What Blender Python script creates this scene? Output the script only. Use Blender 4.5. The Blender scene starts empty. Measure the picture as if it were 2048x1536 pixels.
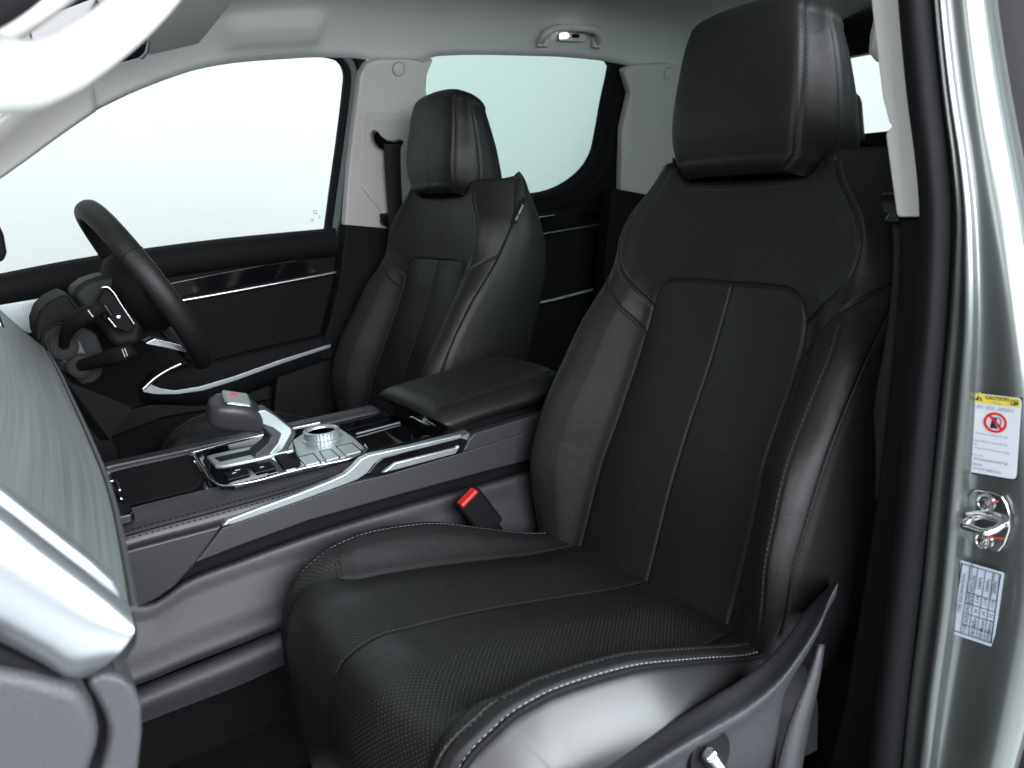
import bpy, bmesh, math, random
import numpy as np
from mathutils import Vector, Matrix, kdtree

random.seed(4)
SC = bpy.context.scene
COL = SC.collection

# ------------------------------------------------------------------ camera
# world axes: X = towards the tail of the car, Y = across the cabin (away from us), Z = up, metres
FPX, CX, CY = 1614.0, 1024.0, 768.0


def _n(v):
    v = np.array(v, float)
    return v / np.linalg.norm(v)


_X = _n((2600, -580, FPX))
_Y = _n((-1074, -323, FPX))
_Z = _n(np.cross(_X, _Y))
_Y = np.cross(_Z, _X)
RC = np.stack([_X, _Y, _Z], 1)
CAM = np.array((-0.88637, -1.20501, 1.01963))

cam_data = bpy.data.cameras.new('camera')
cam = bpy.data.objects.new('camera', cam_data)
COL.objects.link(cam)
right, up, fwd = RC.T @ (1, 0, 0), RC.T @ (0, -1, 0), RC.T @ (0, 0, 1)
m = Matrix.Identity(4)
for i in range(3):
    m[i][0], m[i][1], m[i][2], m[i][3] = right[i], up[i], -fwd[i], CAM[i]
cam.matrix_world = m
cam_data.sensor_width = 36
cam_data.lens = FPX / 2048 * 36
cam_data.clip_start = 0.02
cam_data.clip_end = 200
cam_data.dof.use_dof = True
cam_data.dof.focus_distance = 1.25
cam_data.dof.aperture_fstop = 8.0
SC.camera = cam

# ------------------------------------------------------------------ light
world = bpy.data.worlds.new('World')
SC.world = world
world.use_nodes = True
bg = world.node_tree.nodes['Background']
bg.inputs[0].default_value = (0.87, 0.95, 0.96, 1)
bg.inputs[1].default_value = 0.24


def area(name, loc, target, sx, sy, power, col):
    d = bpy.data.lights.new(name, 'AREA')
    d.shape = 'RECTANGLE'
    d.size, d.size_y, d.energy, d.color = sx, sy, power, col
    o = bpy.data.objects.new(name, d)
    COL.objects.link(o)
    o.location = loc
    o.rotation_euler = (Vector(target) - Vector(loc)).to_track_quat('-Z', 'Y').to_euler()
    return o


area('softbox_door', (0.1, -3.0, 1.75), (-0.3, -0.3, 0.8), 4.4, 1.9, 350, (0.93, 0.95, 1.0))
area('fill_front', (-3.6, -2.4, 1.9), (-0.3, -0.8, 0.95), 1.4, 1.2, 45, (0.95, 0.97, 1.0))  # added fill, no known source: brightens the near pillar cover
area('fill_quarter', (2.3, -2.7, 1.7), (0.1, -0.4, 1.05), 1.3, 1.3, 60, (0.78, 0.97, 1.0))  # added teal fill, stands in for tinted window light on headrest and shoulder
area('fill_wall', (1.2, 1.7, 3.8), (1.4, 4.4, 0.9), 7.0, 1.0, 135, (0.95, 1.0, 0.99))  # added unseen lamp that whitens the wall behind the far windows
area('fill_tail', (3.2, 0.6, 3.2), (6.0, 0.4, 1.2), 1.0, 3.0, 70, (0.93, 1.0, 0.98))  # added unseen lamp, brightens the wall seen through the rear window

SC.view_settings.view_transform = 'Standard'
SC.view_settings.look = 'None'
SC.view_settings.exposure = 0
SC.view_settings.gamma = 1
SC.cycles.max_bounces = 8
SC.cycles.transparent_max_bounces = 12
SC.cycles.sample_clamp_indirect = 4.0


# ------------------------------------------------------------------ helpers
def ray(px, py):
    return RC.T @ _n((px - CX, py - CY, FPX))


def at(px, py, ax, val):
    d = ray(px, py)
    i = 'xyz'.index(ax)
    return CAM + d * (val - CAM[i]) / d[i]


def atp(px, py, p0, nn):
    d = ray(px, py)
    nn = np.array(nn, float)
    return CAM + d * np.dot(np.array(p0) - CAM, nn) / np.dot(d, nn)


def pix(pts, ax, val):
    return [at(x, y, ax, val) for x, y in pts]


def pchip(xs, ys):
    xs = np.array(xs, float)
    ys = np.array(ys, float)
    h = np.diff(xs)
    d = np.diff(ys) / h
    mm = np.zeros_like(ys)
    for i in range(1, len(xs) - 1):
        if d[i - 1] * d[i] > 0:
            w1, w2 = 2 * h[i] + h[i - 1], h[i] + 2 * h[i - 1]
            mm[i] = (w1 + w2) / (w1 / d[i - 1] + w2 / d[i])
    mm[0], mm[-1] = d[0], d[-1]

    def f(t):
        t = np.clip(np.asarray(t, float), xs[0], xs[-1])
        k = np.clip(np.searchsorted(xs, t, 'right') - 1, 0, len(h) - 1)
        q = (t - xs[k]) / h[k]
        return ((2 * q**3 - 3 * q**2 + 1) * ys[k] + (q**3 - 2 * q**2 + q) * h[k] * mm[k]
                + (-2 * q**3 + 3 * q**2) * ys[k + 1] + (q**3 - q**2) * h[k] * mm[k + 1])
    return f


def spline(pts, n=40):
    """smooth open curve through points (any dimension), n samples"""
    P = np.array(pts, float)
    L = np.concatenate([[0], np.cumsum(np.linalg.norm(np.diff(P, axis=0), axis=1))])
    q = np.linspace(0, L[-1], n)
    mm = np.gradient(P, L, axis=0) if len(P) > 2 else np.repeat((P[1:] - P[:1]) / L[-1], 2, 0)
    k = np.clip(np.searchsorted(L, q, 'right') - 1, 0, len(L) - 2)
    h = (L[k + 1] - L[k])[:, None]
    t = ((q - L[k])[:, None]) / h
    return ((2 * t**3 - 3 * t**2 + 1) * P[k] + (t**3 - 2 * t**2 + t) * h * mm[k]
            + (-2 * t**3 + 3 * t**2) * P[k + 1] + (t**3 - t**2) * h * mm[k + 1])


def placed(o):
    return o.matrix_basis if o.parent is None else placed(o.parent) @ o.matrix_parent_inverse @ o.matrix_basis


def link(o, parent=None):
    COL.objects.link(o)
    if parent is not None:
        o.parent = parent
        o.matrix_parent_inverse = placed(parent).inverted()
    return o


def tag(o, label=None, cat=None, group=None, kind=None):
    for k, v in (('label', label), ('category', cat), ('group', group), ('kind', kind)):
        if v:
            o[k] = v
    return o


def thing(name, loc, label, cat, group=None):
    o = bpy.data.objects.new(name, None)
    o.empty_display_size = 0.05
    o.location = loc
    COL.objects.link(o)
    return tag(o, label, cat, group)


def mesh(name, verts, faces, mat, parent=None, smooth=None, bevel=0, seg=2, angle=35):
    me = bpy.data.meshes.new(name)
    me.from_pydata([tuple(map(float, v)) for v in verts], [], [tuple(map(int, f)) for f in faces])
    me.materials.append(mat)
    bm = bmesh.new()
    bm.from_mesh(me)
    bmesh.ops.recalc_face_normals(bm, faces=bm.faces)
    bm.to_mesh(me)
    bm.free()
    o = bpy.data.objects.new(name, me)
    link(o, parent)
    me.shade_smooth()
    if bevel:
        b = o.modifiers.new('bevel', 'BEVEL')
        b.width = bevel
        b.segments = seg
        b.limit_method = 'ANGLE'
        b.angle_limit = math.radians(30)
        b.harden_normals = True
    if smooth is None:
        me.set_sharp_from_angle(angle=math.radians(angle))
    return o


def prism(name, pts, vec, mat, parent=None, bevel=0.002, seg=2):
    """solid from a planar outline pushed along vec"""
    n = len(pts)
    v = [np.array(p) for p in pts] + [np.array(p) + np.array(vec) for p in pts]
    f = [list(range(n)), list(range(2 * n - 1, n - 1, -1))] + [(i, i + n, (i + 1) % n + n, (i + 1) % n) for i in range(n)]
    return mesh(name, v, f, mat, parent, bevel=bevel, seg=seg)


def rbox(name, size, loc, mat, parent=None, bevel=0.004, axes=None, seg=3, taper=1.0):
    ax = [np.array(a, float) for a in (axes or ((1, 0, 0), (0, 1, 0), (0, 0, 1)))]
    v = []
    for sx in (-1, 1):
        for sy in (-1, 1):
            for sz in (-1, 1):
                t = taper if sz > 0 else 1
                v.append(np.array(loc) + ax[0] * sx * size[0] / 2 * t + ax[1] * sy * size[1] / 2 * t + ax[2] * sz * size[2] / 2)
    f = [(0, 1, 3, 2), (4, 6, 7, 5), (0, 4, 5, 1), (2, 3, 7, 6), (0, 2, 6, 4), (1, 5, 7, 3)]
    return mesh(name, v, f, mat, parent, bevel=bevel, seg=seg)


def rows(name, R, mat, parent=None, close=False, thick=0, n=None, m_=None, smooth=True, off=-1):
    """surface through a list of rows of points; n / m_: resample along / across by spline"""
    R = [np.array(r, float) for r in R]
    if n:
        R = [spline(r, n) for r in R]
    if m_:
        G = np.stack(R, 0)
        R = list(np.stack([spline(G[:, j], m_) for j in range(G.shape[1])], 1))
    a, b = len(R), len(R[0])
    v = np.concatenate(R)
    f = []
    for i in range(a - 1):
        for j in range(b - (0 if close else 1)):
            k = (j + 1) % b
            f.append((i * b + j, i * b + k, (i + 1) * b + k, (i + 1) * b + j))
    o = mesh(name, v, f, mat, parent, smooth=True if smooth else None)
    lay = o.data.uv_layers.new(name='UVMap')
    vi = np.zeros(len(o.data.loops), int)
    o.data.loops.foreach_get('vertex_index', vi)
    lay.data.foreach_set('uv', np.stack([(vi // b) / (a - 1), (vi % b) / (b - 1)], 1).astype(np.float32).reshape(-1))
    if thick:
        s = o.modifiers.new('thick', 'SOLIDIFY')
        s.thickness = thick
        s.offset = off
    return o


def tube(name, pts, r, mat, parent=None, seg=10, closed=False, flat=1.0, upv=(0, 0, 1), cap=True, n=None):
    P = spline(pts, n) if n else np.array(pts, float)
    N = len(P)
    rr = np.broadcast_to(np.array(r, float), (N,)) if np.ndim(r) == 0 or len(np.atleast_1d(r)) == N else np.interp(np.linspace(0, 1, N), np.linspace(0, 1, len(r)), r)
    V, Fc = [], []
    for i in range(N):
        t = _n(P[(i + 1) % N] - P[i - 1]) if closed else _n(P[min(i + 1, N - 1)] - P[max(i - 1, 0)])
        u = np.array(upv, float)
        u = u - t * np.dot(u, t)
        if np.linalg.norm(u) < 1e-4:
            u = np.array((1, 0, 0.)) - t * t[0]
        u = _n(u)
        w = np.cross(t, u)
        for k in range(seg):
            a = 2 * math.pi * k / seg
            V.append(P[i] + rr[i] * (math.cos(a) * u + math.sin(a) * w * flat))
    for i in range(N if closed else N - 1):
        j = (i + 1) % N
        for k in range(seg):
            l = (k + 1) % seg
            Fc.append((i * seg + k, i * seg + l, j * seg + l, j * seg + k))
    if cap and not closed:
        Fc.append(tuple(range(seg)))
        Fc.append(tuple(range((N - 1) * seg, N * seg)))
    return mesh(name, V, Fc, mat, parent, angle=50)


def lathe(name, prof, c, axis, mat, parent=None, seg=32, flute=0):
    """prof: (radius, height) pairs, revolved about axis through c"""
    a = _n(axis)
    u = _n(np.cross(a, (0.3, 0.9, 0.1)))
    w = np.cross(a, u)
    V, Fc = [], []
    for r, h in prof:
        for k in range(seg):
            t = 2 * math.pi * k / seg
            q = r * (1 + (flute if k % 2 else 0))
            V.append(np.array(c) + a * h + q * (math.cos(t) * u + math.sin(t) * w))
    for i in range(len(prof) - 1):
        for k in range(seg):
            l = (k + 1) % seg
            Fc.append((i * seg + k, i * seg + l, (i + 1) * seg + l, (i + 1) * seg + k))
    if prof[0][0] > 0:
        Fc.append(tuple(range(seg)))
    if prof[-1][0] > 0:
        Fc.append(tuple(range((len(prof) - 1) * seg, len(prof) * seg)))
    return mesh(name, V, Fc, mat, parent, angle=35)


def stitches(name, runs, mat, parent, length=0.0042, gap=0.0026, rad=0.0005, lift=0.0004):
    """rows of thread: each run is (points, normals)"""
    V, Fc = [], []
    for P, Nn in runs:
        P, Nn = np.array(P), np.array(Nn)
        L = np.concatenate([[0], np.cumsum(np.linalg.norm(np.diff(P, axis=0), axis=1))])
        d = 0.0
        while d + length < L[-1]:
            q = np.array([[np.interp(x, L, P[:, k]) for k in range(3)] for x in (d, d + length)])
            nn = _n([np.interp(d, L, Nn[:, k]) for k in range(3)])
            t = _n(q[1] - q[0])
            w = np.cross(t, nn)
            b = len(V)
            mid = (q[0] + q[1]) / 2
            for e, h in ((q[0], -0.5), (mid, 1.0), (q[1], -0.5)):
                V += [e + nn * (lift + rad * (h - 0.6)) - w * rad, e + nn * (lift + rad * h), e + nn * (lift + rad * (h - 0.6)) + w * rad]
            for s in (0, 3):
                for k in (0, 1):
                    Fc.append((b + s + k, b + s + k + 1, b + s + k + 4, b + s + k + 3))
            d += length + gap
    o = mesh(name, V, Fc, mat, parent, smooth=True)
    o['kind'] = 'stuff'
    return o


def text(name, s, size, org, xd, yd, mat, parent, lift=0.0006, align='LEFT', bold=0.0):
    c = bpy.data.curves.new('lettering_source', 'FONT')
    c.body, c.size, c.align_x = s, size, align
    c.offset = bold
    c.resolution_u = 2
    t = bpy.data.objects.new('lettering_source', c)
    COL.objects.link(t)
    dg = bpy.context.evaluated_depsgraph_get()
    me = bpy.data.meshes.new_from_object(t.evaluated_get(dg))
    bpy.data.objects.remove(t)
    xd, yd = _n(xd), _n(yd)
    nz = np.cross(xd, yd)
    for v in me.vertices:
        v.co = Vector(np.array(org) + xd * v.co.x + yd * v.co.y + nz * lift)
    me.materials.clear()
    me.materials.append(mat)
    me.name = name
    o = bpy.data.objects.new(name, me)
    return link(o, parent)


# ------------------------------------------------------------------ materials
def mat(name, col, rough=0.5, metal=0.0, bump=None, coat=0.0, spec=0.5, var=0.0, emit=None, wave=0.0):
    mt = bpy.data.materials.new(name)
    mt.use_nodes = True
    nt = mt.node_tree
    b = nt.nodes['Principled BSDF']
    b.inputs['Base Color'].default_value = (*col, 1)
    b.inputs['Roughness'].default_value = rough
    b.inputs['Metallic'].default_value = metal
    b.inputs['Coat Weight'].default_value = coat
    b.inputs['Coat Roughness'].default_value = 0.06
    b.inputs['Specular IOR Level'].default_value = spec
    tc = nt.nodes.new('ShaderNodeTexCoord')
    if bump:
        kind, scale, strength, dist = bump
        if kind == 'noise':
            t = nt.nodes.new('ShaderNodeTexNoise')
            t.inputs['Scale'].default_value = scale
            t.inputs['Detail'].default_value = 3
            out = t.outputs['Fac']
        else:
            t = nt.nodes.new('ShaderNodeTexVoronoi')
            t.feature = 'F1'
            t.inputs['Scale'].default_value = scale
            out = t.outputs['Distance']
        nt.links.new(tc.outputs['Object'], t.inputs['Vector'])
        bp = nt.nodes.new('ShaderNodeBump')
        bp.inputs['Strength'].default_value = strength
        bp.inputs['Distance'].default_value = dist
        nt.links.new(out, bp.inputs['Height'])
        nt.links.new(bp.outputs[0], b.inputs['Normal'])
        if wave:
            w1 = nt.nodes.new('ShaderNodeTexNoise')
            w1.inputs['Scale'].default_value = 26
            w1.inputs['Detail'].default_value = 3
            w1.inputs['Distortion'].default_value = 0.6
            nt.links.new(tc.outputs['Object'], w1.inputs['Vector'])
            b2 = nt.nodes.new('ShaderNodeBump')
            b2.inputs['Strength'].default_value = wave
            b2.inputs['Distance'].default_value = 0.004
            nt.links.new(w1.outputs['Fac'], b2.inputs['Height'])
            nt.links.new(b2.outputs[0], bp.inputs['Normal'])
    if var:
        t = nt.nodes.new('ShaderNodeTexNoise')
        t.inputs['Scale'].default_value = 9
        t.inputs['Detail'].default_value = 5
        nt.links.new(tc.outputs['Object'], t.inputs['Vector'])
        r = nt.nodes.new('ShaderNodeMapRange')
        r.inputs['From Min'].default_value, r.inputs['From Max'].default_value = 0.3, 0.7
        r.inputs['To Min'].default_value, r.inputs['To Max'].default_value = rough - var, rough + var
        nt.links.new(t.outputs['Fac'], r.inputs['Value'])
        nt.links.new(r.outputs[0], b.inputs['Roughness'])
    if emit:
        b.inputs['Emission Color'].default_value = (*emit[:3], 1)
        b.inputs['Emission Strength'].default_value = emit[3]
    return mt


LEATHER = mat('black_leather', (0.0085, 0.0092, 0.0094), 0.5, bump=('voronoi', 900, 0.16, 0.0006), var=0.05, spec=0.32, wave=0.35)
LEATHER_SIDE = mat('smooth_black_leather', (0.0095, 0.010, 0.0105), 0.6, bump=('voronoi', 900, 0.12, 0.0005), spec=0.26, wave=0.4)
LEATHER_FLANK = mat('satin_black_leather', (0.012, 0.0125, 0.0135), 0.42, bump=('voronoi', 1100, 0.06, 0.0003), spec=0.8)
CONSOLE_LEATHER = mat('console_leather', (0.027, 0.027, 0.032), 0.42, bump=('voronoi', 800, 0.18, 0.0006), var=0.04)
FABRIC_DARK = mat('black_carpet', (0.010, 0.010, 0.011), 0.95, bump=('noise', 600, 0.6, 0.002), spec=0.1)
PLASTIC = mat('black_grained_plastic', (0.006, 0.006, 0.0065), 0.7, bump=('voronoi', 700, 0.25, 0.0007), spec=0.12)
PLASTIC_GREY = mat('charcoal_grained_plastic', (0.040, 0.041, 0.046), 0.5, bump=('voronoi', 520, 0.35, 0.0009))
PLASTIC_GREY_DARK = mat('dark_shroud_plastic', (0.007, 0.0085, 0.008), 0.6, bump=('voronoi', 520, 0.3, 0.0008), spec=0.2)
SHIELD = mat('dark_shield_plastic', (0.026, 0.027, 0.031), 0.52, bump=('voronoi', 520, 0.35, 0.0009), spec=0.4)
SOFT_GREY = mat('soft_grey_panel', (0.029, 0.029, 0.0325), 0.52, bump=('voronoi', 560, 0.3, 0.0008))
GLOSS = mat('piano_black', (0.004, 0.004, 0.005), 0.06, coat=0.6)
CHROME = mat('satin_chrome', (0.72, 0.74, 0.75), 0.22, metal=1)
SILVER = mat('silver_satin_trim', (0.46, 0.52, 0.53), 0.36, metal=0.75)
TRIM = mat('pale_grey_trim', (0.50, 0.50, 0.475), 0.6, bump=('noise', 900, 0.12, 0.0006))
TRIM_GAP = mat('shadow_gap_grey', (0.20, 0.20, 0.19), 0.7)
CLOTH = mat('pale_grey_headliner_cloth', (0.52, 0.54, 0.52), 0.9, bump=('noise', 500, 0.3, 0.001), spec=0.15)
RUBBER = mat('charcoal_rubber_seal', (0.008, 0.008, 0.009), 0.9, bump=('noise', 700, 0.3, 0.001), spec=0.15)
BLACK = mat('black_rubber', (0.005, 0.005, 0.006), 0.6, spec=0.2)
PAINT = mat('silver_green_paint', (0.15, 0.166, 0.161), 0.33, metal=0.7, coat=0.4, bump=('noise', 1400, 0.05, 0.0003))
STEEL = mat('bright_steel', (0.75, 0.76, 0.76), 0.16, metal=1)
RED = mat('red_plastic', (0.75, 0.02, 0.02), 0.35)
REDMARK = mat('red_paint_mark', (0.6, 0.04, 0.03), 0.5)
WHITE = mat('white_sticker', (0.72, 0.76, 0.82), 0.35)
PALE = mat('pale_blue_sticker', (0.50, 0.57, 0.66), 0.35)
YELLOW = mat('yellow_sticker_band', (0.80, 0.68, 0.08), 0.35)
INK = mat('dark_ink', (0.015, 0.02, 0.06), 0.5)
GREYINK = mat('grey_ink', (0.18, 0.21, 0.28), 0.5)
THREAD = mat('grey_thread', (0.055, 0.057, 0.06), 0.7)
THREAD_LIGHT = mat('pale_thread', (0.19, 0.20, 0.21), 0.7)
WEBBING = mat('dark_webbing', (0.013, 0.012, 0.0115), 0.8, bump=('noise', 800, 0.5, 0.001))
STUDIO = mat('white_studio_paint', (0.83, 0.845, 0.84), 0.8)
STUDIO_FLOOR = mat('pale_studio_floor', (0.62, 0.64, 0.64), 0.5)
LAMP = mat('lit_lamp_lens', (1, 1, 1), 0.3, emit=(1, 1, 0.97, 6.0))
SCREEN = mat('dark_screen', (0.006, 0.007, 0.010), 0.08, coat=0.5)
BADGE_TXT = mat('pale_print', (0.5, 0.5, 0.5), 0.5)


def glass(name, tint):
    mt = bpy.data.materials.new(name)
    mt.use_nodes = True
    nt = mt.node_tree
    nt.nodes.remove(nt.nodes['Principled BSDF'])
    tr = nt.nodes.new('ShaderNodeBsdfTransparent')
    tr.inputs[0].default_value = (*tint, 1)
    gl = nt.nodes.new('ShaderNodeBsdfGlossy')
    gl.inputs['Roughness'].default_value = 0.02
    fr = nt.nodes.new('ShaderNodeFresnel')
    fr.inputs[0].default_value = 1.45
    mx = nt.nodes.new('ShaderNodeMixShader')
    nt.links.new(fr.outputs[0], mx.inputs[0])
    nt.links.new(tr.outputs[0], mx.inputs[1])
    nt.links.new(gl.outputs[0], mx.inputs[2])
    nt.links.new(mx.outputs[0], nt.nodes['Material Output'].inputs[0])
    return mt


GLASS_CLEAR = glass('clear_green_glass', (0.97, 0.99, 0.985))
GLASS_TINT = glass('tinted_glass', (0.735, 0.815, 0.795))


def perforated(name, dot):
    """leather with staggered pin holes whose pale lining shows; UV is in metres along the panel"""
    mt = mat(name, (0.0085, 0.0092, 0.0094), 0.5, bump=('voronoi', 900, 0.16, 0.0006), var=0.05, spec=0.32, wave=0.35)
    nt = mt.node_tree
    b = nt.nodes['Principled BSDF']
    uv = nt.nodes.new('ShaderNodeUVMap')
    sp = nt.nodes.new('ShaderNodeSeparateXYZ')
    nt.links.new(uv.outputs[0], sp.inputs[0])

    def M(op, a, c=None):
        n = nt.nodes.new('ShaderNodeMath')
        n.operation = op
        for i, q in enumerate((a, c)):
            if q is None:
                continue
            if isinstance(q, (int, float)):
                n.inputs[i].default_value = q
            else:
                nt.links.new(q, n.inputs[i])
        return n.outputs[0]
    pitch = 0.0062
    xs = M('DIVIDE', sp.outputs[0], pitch)
    ys = M('DIVIDE', sp.outputs[1], pitch)

    def dots(ox):
        fx = M('SUBTRACT', M('FRACT', M('ADD', xs, ox)), 0.5)
        fy = M('SUBTRACT', M('FRACT', M('ADD', ys, ox)), 0.5)
        d = M('SQRT', M('ADD', M('MULTIPLY', fx, fx), M('MULTIPLY', fy, fy)))
        return M('LESS_THAN', d, 0.095)
    hole = M('MAXIMUM', dots(0.0), dots(0.5))
    mx = nt.nodes.new('ShaderNodeMix')
    mx.data_type = 'RGBA'
    mx.inputs['A'].default_value = (0.0085, 0.0092, 0.0094, 1)
    mx.inputs['B'].default_value = (*dot, 1)
    nt.links.new(hole, mx.inputs['Factor'])
    nt.links.new(mx.outputs['Result'], b.inputs['Base Color'])
    return mt


PERF = perforated('perforated_black_leather', (0.075, 0.076, 0.074))
PERF_BACK = perforated('finely_perforated_black_leather', (0.030, 0.031, 0.031))


# ------------------------------------------------------------------ seats
def vert_normals(P, F):
    a, b, c, d = (P[F[:, i]] for i in range(4))
    fn = np.cross(c - a, d - b)
    Nn = np.zeros_like(P)
    for i in range(4):
        np.add.at(Nn, F[:, i], fn)
    return Nn / np.maximum(np.linalg.norm(Nn, axis=1, keepdims=True), 1e-12)


def grid_faces(a, b, wrap):
    i, j = np.meshgrid(np.arange(a - 1), np.arange(b if wrap else b - 1), indexing='ij')
    k = (j + 1) % b
    return np.stack([i * b + j, i * b + k, (i + 1) * b + k, (i + 1) * b + j], -1).reshape(-1, 4)


def groove(P, Nn, lines, depth, width):
    """press seam grooves into the surface along 3-D polylines"""
    pts = np.concatenate(lines)
    kd = kdtree.KDTree(len(pts))
    for i, p in enumerate(pts):
        kd.insert(p, i)
    kd.balance()
    lo, hi = pts.min(0) - 3 * width, pts.max(0) + 3 * width
    sel = np.where(np.all((P > lo) & (P < hi), axis=1))[0]
    out = P.copy()
    for i in sel:
        d = kd.find(P[i])[2]
        if d < 3 * width:
            out[i] -= Nn[i] * depth * math.exp(-(d / width) ** 2)
    return out


def dense(poly, step=0.0012):
    P = np.array(poly, float)
    L = np.concatenate([[0], np.cumsum(np.linalg.norm(np.diff(P, axis=0), axis=1))])
    q = np.linspace(0, L[-1], max(2, int(L[-1] / step)))
    return np.stack([np.interp(q, L, P[:, k]) for k in range(P.shape[1])], 1)


def split_panels(P, Nn, F, cls, spec, parent, uv=None, root_first=None):
    """cls: face -> key; spec: key -> (name, material). One object per key, with the normals of the whole"""
    made = {}
    for key, (name, mt) in spec.items():
        sel = F[cls == key]
        if not len(sel):
            continue
        used, inv = np.unique(sel, return_inverse=True)
        inv = inv.reshape(sel.shape)
        me = bpy.data.meshes.new(name)
        me.from_pydata(P[used].tolist(), [], inv.tolist())
        me.materials.append(mt)
        me.shade_smooth()
        if uv is not None:
            lay = me.uv_layers.new(name='UVMap')
            lay.data.foreach_set('uv', uv[used][inv.reshape(-1)].astype(np.float32).reshape(-1))
        me.normals_split_custom_set_from_vertices(Nn[used].tolist())
        o = bpy.data.objects.new(name, me)
        made[key] = o
        if root_first is not None and key == root_first:
            link(o, parent)
    main = made.get(root_first)
    for key, o in made.items():
        if key != root_first:
            link(o, main if main is not None else parent)
    return made


def interp_sec(ctrl_u, ctrl, u):
    return np.stack([pchip(ctrl_u, [c[k] for c in ctrl])(u) for k in range(2)], 1)


def make_seat(cy, cx, label, near_side):
    """near_side: which sign of y is the door side"""
    root = thing('front_seat', (cx - 0.4, cy, 0.25), label, 'car seat', 'front seats of the pickup')
    # ---- backrest frame
    O = np.array((cx - 0.192, cy, 0.487))
    T = np.array((0.3509, 0, 0.9364))
    S = np.array((0, 1.0, 0))
    N = np.array((-0.9364, 0, 0.3509))
    hc = pchip([-.05, 0, .1, .2, .3, .4, .46, .52, .575, .62], [0.002, 0, 0, -.006, -.018, -.023, -.014, -.004, 0, 0])
    a_ = pchip([-.05, 0, .1, .2, .32, .37, .42, .5, .55, .62], [.148, .148, .147, .139, .140, .137, .13, .115, .105, .10])
    sc = pchip([-.05, 0, .04, .105, .17, .26, .325, .378, .42, .46, .495, .521, .555, .58, .62],
               [.20, .218, .226, .230, .227, .221, .222, .212, .207, .209, .199, .176, .150, .14, .135])
    hk = pchip([-.05, 0, .04, .105, .17, .26, .325, .378, .42, .46, .52, .58, .62], [.02, .036, .053, .074, .074, .054, .040, .022, .014, .018, .020, .018, .014])
    sp = pchip([-.05, 0, .05, .2, .33, .42, .5, .55, .6, .63], [.22, .236, .248, .252, .250, .246, .240, .225, .205, .19])
    hp = pchip([-.05, 0, .1, .2, .33, .41, .47, .53, .6, .63], [.015, .024, .050, .045, .014, -.018, -.034, -.046, -.045, -.045])
    hb = pchip([-.05, 0, .1, .27, .4, .47, .56, .6, .64], [-.13, -.14, -.155, -.160, -.160, -.148, -.108, -.085, -.075])
    cu = [0, .5, .9, 1, 1.12, 1.55, 2, 2.2, 2.4, 3, 3.6, 4.2, 5]

    def section(t, u):
        h0, a, s2, h2, s3, h3, b = (float(f(t)) for f in (hc, a_, sc, hk, sp, hp, hb))
        he = h0 + 0.002
        puff = 0.007 if t < .41 else 0.0
        kt = float(np.clip((t - .35) / .07, 0, 1))
        kt = kt * kt * (3 - 2 * kt)
        def bow(s_, h_):
            return h_ * (1 - kt) + kt * (h0 + (h2 - h0) * (s_ / s2) ** 2)
        ctrl = [(0, h0), (a * .5, bow(a * .5, h0 + puff)), (a * .93, bow(a * .93, he + .001)), (a, bow(a, he)), (a + (s2 - a) * .14, bow(a + (s2 - a) * .14, he + (h2 - he) * .06)), (a + (s2 - a) * .58, bow(a + (s2 - a) * .58, he + (h2 - he) * .72)),
                (s2, h2), (s2 * .45 + s3 * .55, h2 * .55 + h3 * .45 + .004), (s3, h3), (s3 + .010, (h3 + b) / 2 + .01), (s3 - .002, b + .014), (s3 * .85, b), (0, b - .004)]
        return interp_sec(cu, ctrl, u)
    ttop = pchip([0, .95, 1.15, 1.6, 2, 2.2, 2.4, 3, 3.6, 4.2, 5], [.547, .547, .552, .569, .574, .580, .592, .598, .594, .58, .57])

    def w3(s, t, h):
        return O + np.multiply.outer(s, S) + np.multiply.outer(t, T) + np.multiply.outer(h, N)
    uh = np.concatenate([np.linspace(0, 1, 62, endpoint=False), np.linspace(1, 2.4, 74, endpoint=False), np.linspace(2.4, 5, 40)])
    U = np.concatenate([uh, -uh[-2:0:-1]])
    au = np.abs(U)
    sg = np.where(U < 0, -1.0, 1.0)
    tt = np.concatenate([np.linspace(-.04, .36, 190), np.linspace(.36, 1, 130)[1:] * 1.0])
    vv = np.concatenate([np.linspace(-.04, .36 / .56, 200), np.linspace(.36 / .56, 1, 120)[1:]])
    # table of sections, looked up by (t, u)
    tk = np.linspace(-.05, .63, 341)
    table = np.stack([section(t, uh) for t in tk])       # (341, nu, 2)
    ker = np.exp(-.5 * (np.arange(-18, 19) / 7.0) ** 2)
    ker /= ker.sum()
    pad = np.concatenate([np.repeat(table[:1], 18, 0), table, np.repeat(table[-1:], 18, 0)])
    table = sum(w * pad[i:i + len(table)] for i, w in enumerate(ker))
    tops = ttop(au)
    idx = np.concatenate([np.arange(len(uh)), np.arange(len(uh) - 2, 0, -1)])
    rows_ = []
    TV = []
    for v in vv:
        t = np.where(v < 0, v, v * tops)
        k = np.clip((t + .05) / .002, 0, 339.999)
        k0 = k.astype(int)
        q = (k - k0)[:, None]
        sh = table[k0, idx] * (1 - q) + table[k0 + 1, idx] * q
        rows_.append(np.stack([sh[:, 0] * sg, t, sh[:, 1]], 1))
        TV.append(t)
    last = rows_[-1]
    hmid = np.interp(np.abs(last[:, 0]), [0, .25], [-.05, -.045])
    for k in np.linspace(0, 1, 12)[1:]:
        c, s = math.cos(k * math.pi / 2), math.sin(k * math.pi / 2)
        r = last.copy()
        r[:, 2] = hmid + (last[:, 2] - hmid) * c
        r[:, 1] = last[:, 1] + .016 * s
        r[:, 0] = last[:, 0] * (1 - .03 * s)
        rows_.append(r)
        TV.append(last[:, 1])
    G = np.array(rows_)
    nr, nc = G.shape[:2]
    L = G.reshape(-1, 3)
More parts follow.
